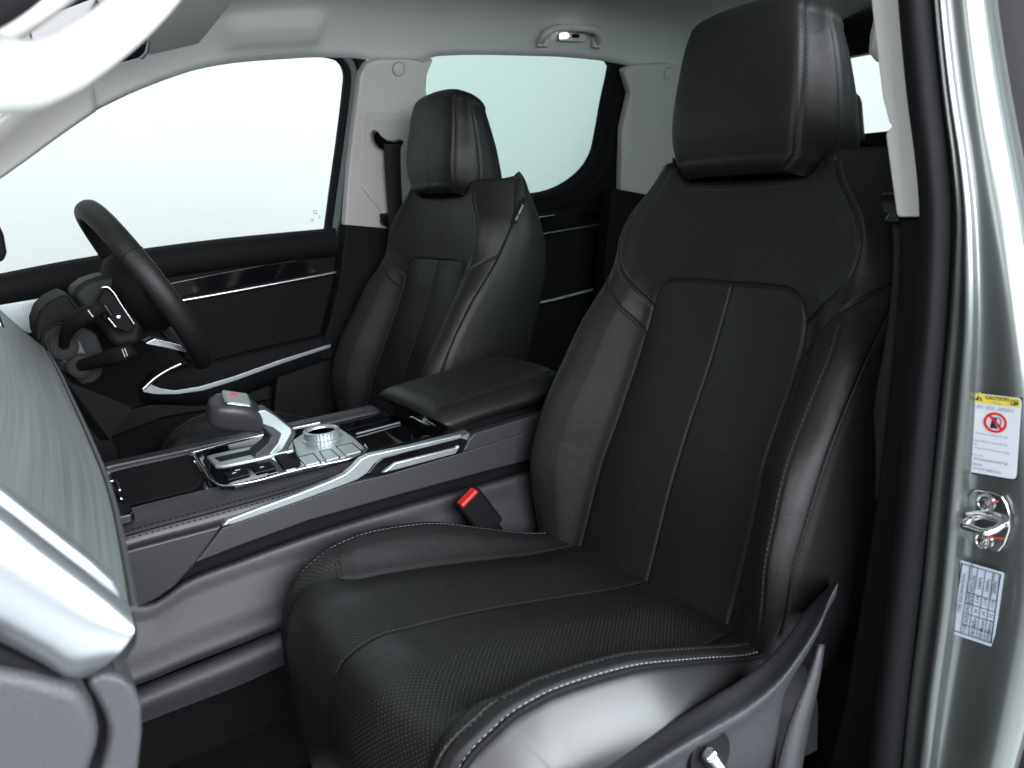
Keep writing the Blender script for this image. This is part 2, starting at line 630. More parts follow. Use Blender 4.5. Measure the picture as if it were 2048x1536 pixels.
    P = w3(L[:, 0], L[:, 1], L[:, 2])
    F = grid_faces(nr, nc, True)
    Nn = vert_normals(P, F)
    if np.dot(Nn[(nr // 2) * nc], N) < 0:
        F = F[:, ::-1]
        Nn = -Nn

    def front(s, t):
        """height of the front skin at (s, t)"""
        k = int(np.clip((t + .05) / .002, 0, 340))
        m_ = uh <= 2.4
        return float(np.interp(abs(s), table[k, m_, 0], table[k, m_, 1]))

    def lift(poly):
        d = dense(poly)
        return w3(d[:, 0], d[:, 1], np.array([front(s, t) for s, t in d]))

    def along_u(u, t0, t1, n=400):
        t = np.linspace(t0, t1, n)
        k = np.clip(((t + .05) / .002).astype(int), 0, 340)
        j = int(np.argmin(abs(uh - u)))
        return table[k, j, 0], t, table[k, j, 1]
    arch = [(.1375, .36), (.135, .378), (.126, .397), (.108, .409), (.08, .4125), (0, .413)]
    yoke = [(.136, .368), (.170, .392), (.196, .414), (.207, .438), (.2085, .46), (.199, .492), (.178, .52), (.158, .545), (.148, .565)]
    low = [(.140, .325), (.17, .349), (.20, .377), (.225, .404), (.245, .43)]
    yoke = [tuple(p) for p in spline(yoke, 40)]
    low = [tuple(p) for p in spline(low, 24)]
    arch = [tuple(p) for p in spline(arch, 40)]
    lines = []
    for q in (1, -1):
        lines += [lift([(q * s, t) for s, t in c]) for c in (arch, yoke, low)]
        s, t, h = along_u(1, -.03, .37)
        lines.append(w3(s * q, t, h))
        s, t, h = along_u(2.4, .0, .60)
        lines.append(w3(s * q, t, h))
    lines.append(lift([(0, -.02), (0, .413)]))
    thin = []
    for q in (1, -1):
        s, t, h = along_u(2, .01, .372)
        thin.append(w3(s * q, t, h))
    P = groove(P, Nn, lines, .0032, .0020)
    P = groove(P, Nn, thin, .0014, .0016)
    Nn = vert_normals(P, F)
    fu = np.abs(U)[np.arange(nc)]
    fc = L[F].mean(1)
    col = F[:, 0] % nc
    ucol = au[col]
    sgn = np.where(fc[:, 0] < 0, -1, 1)
    s, t = np.abs(fc[:, 0]), fc[:, 1]
    arch_t = np.interp(s, [p[0] for p in arch][::-1], [p[1] for p in arch][::-1], right=0)
    low_t = np.interp(s, [p[0] for p in low], [p[1] for p in low], left=-1)
    yk = np.array(yoke)
    kmax = int(np.argmax(yk[:, 0]))
    inside_yoke = np.where(t < .46, s < np.interp(t, yk[:kmax + 1, 1], yk[:kmax + 1, 0]), s < np.interp(t, yk[kmax:, 1], yk[kmax:, 0]))
    cls = np.full(len(F), 'back', dtype=object)
    frontm = ucol < 2.4
    ins = frontm & (ucol < 1.0) & (t < arch_t)
    yo = frontm & ~ins & inside_yoke & (t > np.maximum(.365, np.where(s < .139, arch_t, 0)))
    bol = frontm & ~ins & ~yo & (t < np.where(s < .14, .325, low_t))
    shd = frontm & ~ins & ~yo & ~bol
    cls[ins & (sgn > 0)] = 'ip'
    cls[ins & (sgn < 0)] = 'im'
    cls[yo] = 'yoke'
    cls[shd & (sgn > 0)] = 'sp'
    cls[shd & (sgn < 0)] = 'sm'
    bi = bol & (ucol < 2.0)
    bo = bol & (ucol >= 2.0)
    cls[bi & (sgn > 0)] = 'bp'
    cls[bi & (sgn < 0)] = 'bm'
    cls[bo & (sgn > 0)] = 'ep'
    cls[bo & (sgn < 0)] = 'em'
    spec = {'back': ('backrest', LEATHER), 'ip': ('insert_panel', PERF_BACK), 'im': ('insert_panel', PERF_BACK), 'yoke': ('yoke_panel', LEATHER),
            'sp': ('shoulder_panel', LEATHER), 'sm': ('shoulder_panel', LEATHER), 'bp': ('side_bolster', LEATHER_SIDE), 'bm': ('side_bolster', LEATHER_SIDE),
            'ep': ('bolster_edge', LEATHER), 'em': ('bolster_edge', LEATHER)}
    made = split_panels(P, Nn, F, cls, spec, root, uv=L[:, :2], root_first='back')
    main = made['back']
    # thread
    runs = []

    def run(pts3, shift):
        pts3 = np.array(pts3)
        tg = np.gradient(pts3, axis=0)
        nn = np.repeat(N[None], len(pts3), 0)
        w = np.cross(tg, nn)
        w /= np.linalg.norm(w, axis=1, keepdims=True)
        return pts3 + w * shift, nn
    kd = kdtree.KDTree(len(P))
    for i, p in enumerate(P):
        kd.insert(p, i)
    kd.balance()

    def snap(r):
        A, B = [], []
        for p in r[0][::3]:
            co, i, d = kd.find(p)
            n_ = Nn[i]
            A.append(p + n_ * np.dot(P[i] - p, n_))
            B.append(n_)
        A, B = np.array(A), np.array(B)
        if len(A) > 12:
            ker = np.ones(9) / 9
            for arr in (A, B):
                for c_ in range(3):
                    pad = np.concatenate([2 * arr[0, c_] - arr[4:0:-1, c_], arr[:, c_], 2 * arr[-1, c_] - arr[-2:-6:-1, c_]])
                    arr[:, c_] = np.convolve(pad, ker, 'valid')
        return A, B
    for q in (1, -1):
        s, t, h = along_u(2, .02, .368)
        runs.append(snap(run(w3(s * q, t, h), .0028 * q)))
        s, t, h = along_u(2.4, .02, .40)
        runs.append(snap(run(w3(s * q, t, h), .006)))
        runs.append(snap(run(lift([(q * s_, t_) for s_, t_ in yoke]), .005)))
        runs.append(snap(run(lift([(q * s_, t_) for s_, t_ in yoke]), -.005)))
    runs.append(snap(run(lift([(.10, .541), (-.10, .541)]), 0)))
    stitches('stitching', runs, THREAD, main)
    # piping bead along the outer edge of the wings
    for q in (1, -1):
        s, t, h = along_u(2.4, .01, .59, 90)
        pp = w3(s * q, t, h)
        tube('piping', pp + N * .0006, .0017, LEATHER, main, seg=6)

    # ---- headrest
    hf = pchip([.555, .58, .60, .66, .74, .78], [.040, .054, .063, .076, .087, .085])
    hbk = pchip([.555, .58, .65, .73, .78], [-.070, -.074, -.046, .000, .022])
    wd = pchip([.555, .58, .62, .70, .75, .78], [.096, .105, .109, .102, .089, .078])
    hu = [0, .6, .9, 1, 1.12, 1.7, 2, 2.5, 3]

    def hsec(t, u):
        f, b, w = float(hf(t)), float(hbk(t)), float(wd(t))
        ctrl = [(0, f + .003), (w * .6, f + .001), (w * .93, f - .005), (w, f - .012), (w * 1.05, f - .022), (w * 1.19, f * .45 + b * .55 + .006), (w * 1.19, f * .3 + b * .7), (w * .98, b - .004), (0, b - .006)]
        return interp_sec(hu, ctrl, u)
    uh2 = np.concatenate([np.linspace(0, 1, 44, endpoint=False), np.linspace(1, 2, 30, endpoint=False), np.linspace(2, 3, 24)])
    U2 = np.concatenate([uh2, -uh2[-2:0:-1]])
    sg2 = np.where(U2 < 0, -1.0, 1.0)
    id2 = np.concatenate([np.arange(len(uh2)), np.arange(len(uh2) - 2, 0, -1)])
    R2 = []
    t0s, t1s = .567, .735
    for k in np.linspace(1, 0, 12)[:-1]:
        c, s_ = math.cos(k * math.pi / 2), math.sin(k * math.pi / 2)
        sh = hsec(t0s, uh2)[id2]
        hm = .012
        r = np.stack([sh[:, 0] * sg2 * (1 - .16 * s_), np.full(len(U2), t0s - .016 * s_), hm + (sh[:, 1] - hm) * (.35 + .65 * c)], 1)
        R2.append(r)
    for t in np.linspace(t0s, t1s, 90):
        sh = hsec(t, uh2)[id2]
        R2.append(np.stack([sh[:, 0] * sg2, np.full(len(U2), t), sh[:, 1]], 1))
    for k in np.linspace(0, 1, 22)[1:]:
        c, s_ = math.cos(k * math.pi / 2), math.sin(k * math.pi / 2)
        sh = hsec(t1s, uh2)[id2]
        hm = .050
        bow = 1 - .30 * np.minimum(1, np.abs(sh[:, 0]) / .115) ** 2
        r = np.stack([sh[:, 0] * sg2 * (.72 + .28 * c), t1s + .036 * s_ * bow, hm + (sh[:, 1] - hm) * c], 1)
        R2.append(r)
    H = np.array(R2)
    nr, nc = H.shape[:2]
    LH = H.reshape(-1, 3)
    PH = w3(LH[:, 0], LH[:, 1], LH[:, 2])
    FH = grid_faces(nr, nc, True)
    FH = np.concatenate([FH])
    NH = vert_normals(PH, FH)
    if np.dot(NH[(nr // 2) * nc], N) < 0:
        FH = FH[:, ::-1]
        NH = -NH
    G3 = PH.reshape(nr, nc, 3)
    j1 = int(np.argmin(abs(uh2 - 1)))
    j2 = int(np.argmin(abs(uh2 - 1.7)))
    seamH = [G3[6:nr - 4, j] for j in (j1, nc - j1, j2, nc - j2)]
    seamH = [dense(x) for x in seamH]
    PH = groove(PH, NH, seamH, .0028, .0022)
    NH = vert_normals(PH, FH)
    au2 = np.abs(U2)[FH[:, 0] % nc]
    sg_f = np.sign(LH[FH].mean(1)[:, 0])
    clsH = np.where(au2 < 1, 'f', np.where(au2 < 1.7, np.where(sg_f > 0, 'p', 'm'), 'b')).astype(object)
    madeH = split_panels(PH, NH, FH, clsH, {'b': ('headrest', LEATHER), 'f': ('front_panel', LEATHER), 'p': ('side_panel', LEATHER), 'm': ('side_panel', LEATHER)}, root, root_first='b')
    hr = madeH['b']
    kd = kdtree.KDTree(len(PH))
    for i, p in enumerate(PH):
        kd.insert(p, i)
    kd.balance()
    P, Nn = PH, NH
    runsH = []
    for x in seamH[:2]:
        for sh in (.0045, -.0045):
            runsH.append(snap(run(x, sh)))
    for x in seamH[2:]:
        runsH.append(snap(run(x, .0045 if x is seamH[2] else -.0045)))
    stitches('stitching', runsH, THREAD, hr, length=.0036, gap=.0026)
    for q in (-1, 1):
        tube('headrest_post', [w3(q * .05, .52, -.035), w3(q * .05, .60, -.01)], .006, BLACK, root, seg=12)

    # ---- cushion
    prof = spline([(-.165, .470), (-.24, .480), (-.35, .503), (-.455, .525), (-.55, .539), (-.605, .543), (-.640, .530), (-.662, .495), (-.670, .43), (-.662, .35), (-.640, .27)], 300)
    d = np.gradient(prof, axis=0)
    pn = np.stack([d[:, 1], -d[:, 0]], 1)
    pn /= np.linalg.norm(pn, axis=1, keepdims=True)
    if pn[60, 1] < 0:
        pn = -pn
    arc = np.concatenate([[0], np.cumsum(np.linalg.norm(np.diff(prof, axis=0), axis=1))])
    xs = prof[:, 0]
    AL = arc[-1]
    a_mid = float(np.interp(-.35, -xs[:150][::1] if False else xs[:150][::-1], arc[:150][::-1]))
    crest = pchip([0, .06, .16, .28, .38, .42, .47, .56, AL], [.004, .006, .020, .036, .032, .024, .012, .006, .004])
    cA = pchip([0, .08, .16, .26, .36, .43, .50, AL], [.200, .202, .206, .214, .213, .210, .206, .204])
    k_in = pchip([0, .12, .40, .44, .50, AL], [.155, .165, .166, .170, .188, .19])
    vu = [0, .5, .93, 1, 1.1, 1.6, 2, 2.25, 2.5, 3, 3.5]

    def csec(q, u):
        c, A, a = float(crest(q)), float(cA(q)), float(k_in(q))
        B = A + .019
        puff = .0075 * max(0.0, min(1.0, (q - .02) / .1))
        drop = 1.0 if q < .40 else max(.35, 1 - (q - .40) * 6)
        ei = -.009 * max(0.0, min(1.0, q / .12)) * max(0.0, min(1.0, (.46 - q) / .06))
        ctrl = [(0, -.002), (a * .5, puff - .001), (a * .93, ei * .75), (a, ei), (a + (A - a) * .15, ei + (c - ei) * .12), (a + (A - a) * .65, ei + (c - ei) * .80), (A, c), (A + .011, c - .001), (B, c - .007), (B + .041, c - .007 - .057 * drop), (B + .047, c - .007 - .112 * drop)]
        return interp_sec(vu, ctrl, u)
    uc = np.concatenate([np.linspace(0, 1, 66, endpoint=False), np.linspace(1, 2.5, 70, endpoint=False), np.linspace(2.5, 3.5, 28)])
    U3 = np.concatenate([-uc[:0:-1], uc])
    sg3 = np.where(U3 < 0, -1.0, 1.0)
    id3 = np.concatenate([np.arange(len(uc) - 1, 0, -1), np.arange(len(uc))])
    R3, LC = [], []
    for i in range(len(prof)):
        sec = csec(arc[i], uc)[id3]
        dy = sec[:, 0] * sg3
        off = sec[:, 1]
        back = .045 * np.clip((arc[i] - .28) / .17, 0, 1) ** 1.5 * (np.abs(dy) / .26) ** 3
        R3.append(np.stack([cx + prof[i, 0] + pn[i, 0] * off + back, cy + dy, prof[i, 1] + pn[i, 1] * off], 1))
        LC.append(np.stack([np.full(len(dy), arc[i]), dy], 1))
    G = np.array(R3)
    nr, nc = G.shape[:2]
    P = G.reshape(-1, 3)
    LC = np.array(LC).reshape(-1, 2)
    F = grid_faces(nr, nc, False)
    Nn = vert_normals(P, F)
    if Nn[(nr // 4) * nc + nc // 2][2] < 0:
        F = F[:, ::-1]
        Nn = -Nn
    c0 = nc // 2

    def colof(u):
        return int(np.argmin(abs(uc - u)))
    rA = int(np.searchsorted(arc, .425))
    lines, thin = [dense(G[4:int(np.searchsorted(arc, .50)), c0])], []
    for q in (1, -1):
        lines.append(dense(G[0:rA, c0 + q * colof(1)]))
        lines.append(dense(G[6:, c0 + q * colof(2.5)]))
        thin.append(dense(G[6:, c0 + q * colof(2)]))
        lines.append(dense(G[rA, c0 + q * colof(1):c0 + q * colof(2):q]))
    P = groove(P, Nn, lines, .0034, .0022)
    P = groove(P, Nn, thin, .0020, .0018)
    Nn = vert_normals(P, F)
    fcol = F[:, 0] % nc
    fu3 = np.abs(U3)[np.minimum(fcol, nc - 1)]
    fy = LC[F].mean(1)
    sgf = np.where(fy[:, 1] < 0, 'm', 'p')
    ar = fy[:, 0]
    perf = (fu3 < 1.0) | ((ar > .425) & (fu3 < 2.0))
    cls = np.where(perf, np.char.add('i', sgf.astype(str)), np.where(fu3 < 2.0, np.char.add('b', sgf.astype(str)), np.where(fu3 < 2.5, np.char.add('e', sgf.astype(str)), np.char.add('s', sgf.astype(str))))).astype(object)
    cls[perf] = 'top'
    made = split_panels(P, Nn, F, cls, {'top': ('seat_cushion', PERF), 'sp': ('side_panel', LEATHER_FLANK), 'sm': ('side_panel', LEATHER_FLANK), 'bp': ('side_bolster', LEATHER_SIDE),
                        'bm': ('side_bolster', LEATHER_SIDE), 'ep': ('bolster_edge', LEATHER), 'em': ('bolster_edge', LEATHER)}, root, uv=LC, root_first='top')
    kd = kdtree.KDTree(len(P))
    for i, p in enumerate(P):
        kd.insert(p, i)
    kd.balance()
    runs = []

    def run2(x, sh):
        nn = np.array([Nn[kd.find(p)[1]] for p in x])
        tg = np.gradient(x, axis=0)
        w = np.cross(tg, nn)
        w /= np.linalg.norm(w, axis=1, keepdims=True)
        return x + w * sh, nn
    for q, x, x2 in ((1, thin[0], lines[2]), (-1, thin[1], lines[5])):
        runs.append(snap(run2(x, q * .0022)))
        runs.append(snap(run2(x2, -q * .0045)))
    stitches('stitching', runs, THREAD_LIGHT, made['top'], length=.0038, gap=.0028)
    for q in (1, -1):
        pp = G[6:, c0 + q * colof(2.5)][::4]
        tube('piping', pp + np.array((0, q * .0008, .0004)), .0018, LEATHER, made['top'], seg=6)
    return root, main, w3


seat_l, seat_l_back, _ = make_seat(-.43, 0.0, 'large black leather front passenger seat in the foreground beside the open door', -1)
seat_r, seat_r_back, seat_r_w3 = make_seat(.43, 0.0, 'black leather driver seat behind the steering wheel, beyond the centre console', 1)


# ------------------------------------------------------------------ studio
def sheet(name, pts, mt, kind='structure'):
    o = mesh(name, pts, [tuple(range(len(pts)))], mt)
    o['kind'] = kind
    return o


sheet('studio_floor', [(-9, -7, -.42), (9, -7, -.42), (9, 6, -.42), (-9, 6, -.42)], STUDIO_FLOOR)
plan = [(-9, 4.45), (3.0, 4.45)] + [(3.0 + 5 * math.sin(t), -.55 + 5 * math.cos(t)) for t in np.linspace(0.1, math.pi / 2, 16)] + [(8.0, -7)]
o = rows('studio_wall', [[(x - k * .02 * (x > 3), y - k, z) for x, y in plan] for k, z in ((.45, -.41), (.15, -.34), (.03, -.1), (0, .5), (0, 5.0))], STUDIO)
o['kind'] = 'structure'

# ------------------------------------------------------------------ cabin shell
body = thing('car_body', (.2, 0, 0), 'silver pickup body shell with pale grey headliner, pillar trims and open front door frame', 'car')
PW0, PWN = (0, .80, .94), _n((0, .37, .14))          # plane of the far side windows


def pw(pts, inset=0.0):
    p0 = np.array(PW0) - PWN * inset
    return [atp(x, y, p0, PWN) for x, y in pts]


edge_px = [(190, 222), (260, 188), (330, 160), (400, 138), (480, 125), (560, 119), (640, 115), (700, 116), (760, 122), (830, 122), (880, 112), (980, 110), (1100, 113), (1190, 120), (1240, 128), (1290, 140), (1380, 152), (1520, 168), (1700, 190)]
E0 = np.array([atp(x, y, np.array(PW0) - PWN * .012, PWN) for x, y in edge_px])


def bump_at(x):
    """padded blank where the driver side has no grab handle"""
    f = lambda e0, e1, v: np.clip((v - e0) / (e1 - e0), 0, 1) ** 2 * (3 - 2 * np.clip((v - e0) / (e1 - e0), 0, 1))
    return f(-.40, -.36, x) * (1 - f(-.185, -.165, x))


xs_h = np.linspace(E0[0, 0], 1.43, 150)
ey = np.interp(xs_h, E0[:, 0], E0[:, 1])
ez = pchip(E0[:, 0], E0[:, 2])(xs_h)
sec = spline([(0, 0), (-.012, .020), (-.03, .042), (-.055, .066), (-.095, .090), (-.17, .108), (-.30, .118), (-.66, .126), (-1.0, .118), (-1.22, .09), (-1.33, .03)], 90)
front_lift = np.clip((xs_h + .66) / .25, 0, 1)
roof = []
for dy, dz in sec:
    k = np.clip(-dy / .3, 0, 1)
    b = bump_at(xs_h) * np.clip((-dy - .010) / .01, 0, 1) * np.clip((.062 + dy) / .010, 0, 1)
    zz = ez + dz * (.55 + .45 * front_lift) + 0 * k
    # far part flattens towards a common roof height
    zz = zz * (1 - k) + (np.maximum(1.30 + .16 * np.clip((xs_h + .70) / .45, 0, 1) ** .6, zz * 0) - .02 * (dy + .66) ** 2) * k
    roof.append(np.stack([xs_h, ey + dy - b * .020, zz - b * .010], 1))
head = rows('headliner', roof, CLOTH, body, thick=.02, off=1)
# light edge of the glass roof opening
prism('roof_opening_blind', [(-.30, -.36, 1.436), (.62, -.36, 1.444), (.62, .34, 1.444), (-.30, .34, 1.436)], (0, 0, .006), TRIM, body, bevel=.002)

# far windscreen pillar trim
ap = [(-120, 425), (0, 351), (50, 316), (95, 283), (140, 251), (189, 218)]
A0 = pw(ap, .012)
sec_a = [(0, 0, 0), (.0, -.012, .018), (-.004, -.03, .036), (-.03, -.055, .045), (-.06, -.06, .04)]
A = [[np.array(p) + np.array(s_) * (1.0 + .25 * i / 5) for i, p in enumerate(A0)] for s_ in sec_a]
rows('front_pillar_trim', A, TRIM, body, thick=.01, n=24, m_=14)

# far centre pillar trim (pale), with belt slider panel and screw cover
bp_px = [(722, 150), (735, 128), (760, 120), (820, 119), (850, 126), (868, 118), (855, 150), (853, 180), (862, 240), (850, 330), (830, 470), (690, 456), (700, 330), (712, 230)]
prism('centre_pillar_trim', pw(bp_px, .035), PWN * .03, TRIM, body, bevel=.006, seg=3)
cpil = bpy.data.objects['centre_pillar_trim']
prism('belt_slider_panel', pw([(735, 226), (742, 222), (812, 222), (815, 228), (812, 330), (800, 455), (775, 440), (722, 374), (728, 300)], .039), PWN * .008, TRIM, cpil, bevel=.002)
prism('slider_slot', pw([(752, 238), (806, 236), (806, 246), (752, 248)], .042), PWN * .005, TRIM, cpil, bevel=.001)
cc = atp(797, 138, np.array(PW0) - PWN * .035, PWN)
lathe('screw_cover', [(0, .0034), (.0125, .0034), (.0145, .0022), (.0152, -.002)], cc, -PWN, TRIM, cpil, seg=28)
lathe('cover_gap', [(.0148, .0006), (.0166, .0006)], cc, -PWN, TRIM_GAP, cpil, seg=28)
bl_px = [(692, 449), (832, 462), (800, 720), (640, 720), (680, 560)]
prism('lower_pillar_trim', pix(bl_px, 'y', .735), (0, .05, 0), PLASTIC, body, bevel=.006)

# far rear quarter trim
cp = [(1248, 142), (1275, 131), (1340, 128), (1420, 150), (1420, 420), (1242, 386), (1246, 260), (1262, 190)]
prism('rear_pillar_trim', pw(cp, .040), PWN * .03, TRIM, body, bevel=.008, seg=3)
cc = atp(1336, 146, np.array(PW0) - PWN * .040, PWN)
lathe('screw_cover', [(0, .0034), (.0125, .0034), (.0145, .0022), (.0152, -.002)], cc, -PWN, TRIM, bpy.data.objects['rear_pillar_trim'], seg=28)
lathe('cover_gap', [(.0148, .0006), (.0166, .0006)], cc, -PWN, TRIM_GAP, bpy.data.objects['rear_pillar_trim'], seg=28)
prism('rear_quarter_lower', pix([(1225, 376), (1425, 412), (1425, 760), (1190, 760)], 'y', .70), (0, .05, 0), PLASTIC, body, bevel=.005)

# carpet, bulkheads, sills
rows('carpet', [[(-1.2, y, z) for y, z in ((-.80, .33), (-.74, .22), (-.30, .21), (-.20, .26), (.20, .26), (.30, .21), (.80, .21))],
                [(1.5, y, z) for y, z in ((-.80, .33), (-.74, .22), (-.30, .21), (-.20, .26), (.20, .26), (.30, .21), (.80, .21))]], FABRIC_DARK, body, smooth=False, thick=.02)
prism('front_bulkhead', [(-1.18, -.84, .1), (-1.18, .84, .1), (-1.18, .84, .84), (-1.18, -.84, .84)], (-.03, 0, 0), BLACK, body)
prism('rear_bulkhead', [(1.46, -.84, .1), (1.46, .84, .1), (1.46, .84, 1.10), (1.46, -.84, 1.10)], (.03, 0, 0), PLASTIC, body)
prism('roof_rail_trim', [(1.40, -.80, 1.325), (1.40, .80, 1.325), (1.44, .80, 1.46), (1.44, -.80, 1.46)], (.05, 0, 0), BLACK, body)
for y in (-.80, .58):
    prism('rear_corner_trim', [(1.42, y, 1.08), (1.42, y + .24, 1.08), (1.42, y + .24, 1.34), (1.42, y, 1.34)], (.04, 0, 0), TRIM, body)
prism('rear_window_glass', [(1.47, -.66, 1.08), (1.47, .66, 1.08), (1.47, .66, 1.34), (1.47, -.66, 1.34)], (.004, 0, 0), GLASS_CLEAR, body, bevel=0)
prism('near_rear_side', [(.12, -.84, .1), (1.46, -.84, .1), (1.46, -.84, .97), (.12, -.84, .97)], (0, -.05, 0), PAINT, body, bevel=.004)
prism('near_side_glass', [(.14, -.85, .95), (1.46, -.85, .95), (1.46, -.73, 1.31), (.14, -.73, 1.31)], (0, -.004, 0), GLASS_TINT, body, bevel=0)
prism('near_rear_roof_side', [(.12, -.72, 1.30), (1.46, -.72, 1.30), (1.46, -.60, 1.44), (.12, -.60, 1.44)], (0, -.04, .02), PAINT, body, bevel=.004)
prism('near_door_sill', [(-1.1, -.78, .14), (.14, -.78, .14), (.14, -.78, .345), (-1.1, -.78, .345)], (0, -.10, 0), PAINT, body, bevel=.01)
prism('far_sill', [(-1.2, .80, .1), (1.46, .80, .1), (1.46, .80, .45), (-1.2, .80, .45)], (0, .05, 0), BLACK, body)

# near door pillar: lofted from the inner trim out to the body skin
PY = [-90, 60, 200, 330, 430, 520, 620, 800, 1000, 1200, 1400, 1640]


def pcol(name_, xs, ref_y, X):
    f = pchip(ref_y, xs)
    return [at(float(f(y)), y, 'x', X) for y in PY]


RY = [-60, 200, 430, 620, 800, 1000, 1200, 1400, 1600]
cB = pcol('B', [1797, 1822, 1846, 1832, 1815, 1796, 1775, 1750, 1722], RY, -.140)
cB0 = pcol('B0', [1790, 1815, 1838, 1822, 1800, 1778, 1755, 1728, 1700], RY, -.120)
cS = pcol('S', [1822, 1848, 1872, 1866, 1848, 1826, 1804, 1780, 1754], RY, -.168)
cC = pcol('C', [1848, 1874, 1894, 1886, 1870, 1852, 1831, 1808, 1784], RY, -.152)
cD0 = pcol('D0', [1850, 1876, 1897, 1888, 1872, 1853, 1832, 1809, 1786], RY, -.128)
cD = pcol('D', [1857, 1884, 1909, 1898, 1880, 1859, 1839, 1815, 1792], RY, -.134)
cE = pcol('E', [1862, 1889, 1914, 1905, 1888, 1866, 1846, 1820, 1798], RY, -.140)
cE2 = pcol('E2', [1868, 1896, 1922, 1918, 1904, 1885, 1868, 1842, 1816], RY, -.138)
cF = pcol('F', [1874, 1903, 1932, 1934, 1923, 1906, 1888, 1862, 1834], RY, -.150)
cF2 = pcol('F2', [1880, 1910, 1940, 1944, 1934, 1918, 1900, 1873, 1844], RY, -.147)
cG = pcol('G', [1888, 1919, 1950, 1956, 1947, 1931, 1913, 1886, 1856], RY, -.137)
cH = pcol('H', [1924, 1956, 1990, 2024, 2048, 2070, 2070, 2036, 1976], RY, -.132)
cI = pcol('I', [1948, 1984, 2024, 2052, 2076, 2098, 2096, 2054, 1990], RY, -.123)
cJ = pcol('J', [1966, 2008, 2050, 2076, 2098, 2118, 2112, 2066, 2000], RY, -.094)
cK = pcol('K', [1978, 2020, 2062, 2086, 2107, 2126, 2119, 2072, 2006], RY, -.055)
cK2 = [p + np.array((.014, .004, 0)) for p in cK]
cL = [p + np.array((.02, .05, 0)) for p in cK2]
pil = rows('door_pillar', [cD0, cD, cE, cE2, cF, cF2, cG, cH, cI, cJ, cK, cK2, cL], PAINT, body, n=60, m_=90)
rows('door_seal', [cB, [a * .5 + b * .5 + np.array((-.012, 0, 0)) for a, b in zip(cB, cS)], cS, [a * .5 + b * .5 + np.array((-.006, 0, 0)) for a, b in zip(cS, cC)], cC, [p + np.array((.004, 0, 0)) for p in cC], cD0], RUBBER, body, n=60, m_=30)
# rubber behind the pillar skin, widened in black for the shaded rear door edge
cM = [p + np.array((.016, .012, 0)) for p in cK]
cN = [p + np.array((.12, -.045, 0)) for p in cK]
cN = [p + np.array((.060, -.022, 0)) for p in cK]
rows('rear_door_rubber_shade', [[p + np.array((-.004, -.003, 0)) for p in cM], [p * .6 + q * .4 + np.array((-.004, -.004, 0)) for p, q in zip(cM, cN)], cN, [p + np.array((.02, .02, 0)) for p in cN]], BLACK, body, n=40, m_=16)
rows('rear_door_skin', [[p + np.array((.004, .004, 0)) for p in cN], [p + np.array((.03, -.006, 0)) for p in cN], [p + np.array((.6, -.03, 0)) for p in cN], [p + np.array((1.35, .01, 0)) for p in cN]], PAINT, body, n=40, m_=24)

# near pillar inner trims: pale upper cover and black lower cover
up_px = [(1737, -80), (1742, 0), (1752, 90), (1765, 195), (1778, 245), (1785, 252), (1774, 262), (1771, 270), (1782, 350), (1793, 428), (1797, 434), (1846, 434), (1836, 330), (1822, 200), (1805, 60), (1792, -80)]
prism('upper_pillar_cover', pix(up_px, 'x', -.150), (.10, .03, 0), TRIM, body, bevel=.004, seg=3)
lo_px = [(1799, 436), (1845, 436), (1842, 520), (1834, 620), (1817, 800), (1798, 1000), (1777, 1200), (1752, 1400), (1724, 1600), (1640, 1600), (1690, 1400), (1722, 1200), (1752, 1000), (1780, 760), (1796, 560)]
prism('lower_pillar_cover', pix(lo_px, 'x', -.138), (.10, .03, 0), PLASTIC, body, bevel=.004, seg=3)
lathe('belt_height_knob', [(0, .012), (.018, .010), (.026, .002), (.028, -.01)], at(1765, 70, 'x', -.06), (-.6, .75, .1), TRIM, body, seg=24)

# near windscreen pillar
tube('near_front_pillar_trim', pix([(-180, 190), (-60, 100), (20, 54), (60, 28), (110, -8), (180, -60)], 'y', -.745), .0062, TRIM, body, seg=20, n=30)
tube('near_front_door_seal', pix([(-200, 90), (-60, 20), (0, -14), (60, -60)], 'y', -.80), .0105, RUBBER, body, seg=16, n=20)

# ------------------------------------------------------------------ driver door
door = thing('driver_door', (-.4, .82, .3), 'black driver door card with satin strips and a large clear window behind the steering wheel', 'car door')
gl = [(-160, 600), (670, 470), (700, 330), (712, 180), (705, 120), (640, 105), (480, 112), (330, 148), (190, 210), (-20, 350), (-160, 440)]
prism('window_glass', pw(gl, -.002), PWN * .004, GLASS_CLEAR, door, bevel=0)
# frame at the trailing edge: rubber, grey channel, rubber
ch = [(652, 470), (664, 380), (678, 280), (690, 180), (692, 156), (687, 136), (672, 122), (650, 116), (620, 113)]


def band(name, pts, w, plane_inset, depth, mt, parent, dx=0):
    P = np.array(spline(pts, 40))
    tg = np.gradient(P, axis=0)
    nn = np.stack([-tg[:, 1], tg[:, 0]], 1)
    nn /= np.linalg.norm(nn, axis=1, keepdims=True)
    a = P + nn * (dx)
    b = P + nn * (dx + w)
    A_, B_ = pw([tuple(p) for p in a], plane_inset), pw([tuple(p) for p in b], plane_inset)
    dv = PWN * depth
    ring = [[p + dv for p in A_], A_, [(p + q) / 2 - PWN * .003 for p, q in zip(A_, B_)], B_, [p + dv for p in B_]]
    return rows(name, ring, mt, parent, m_=None)


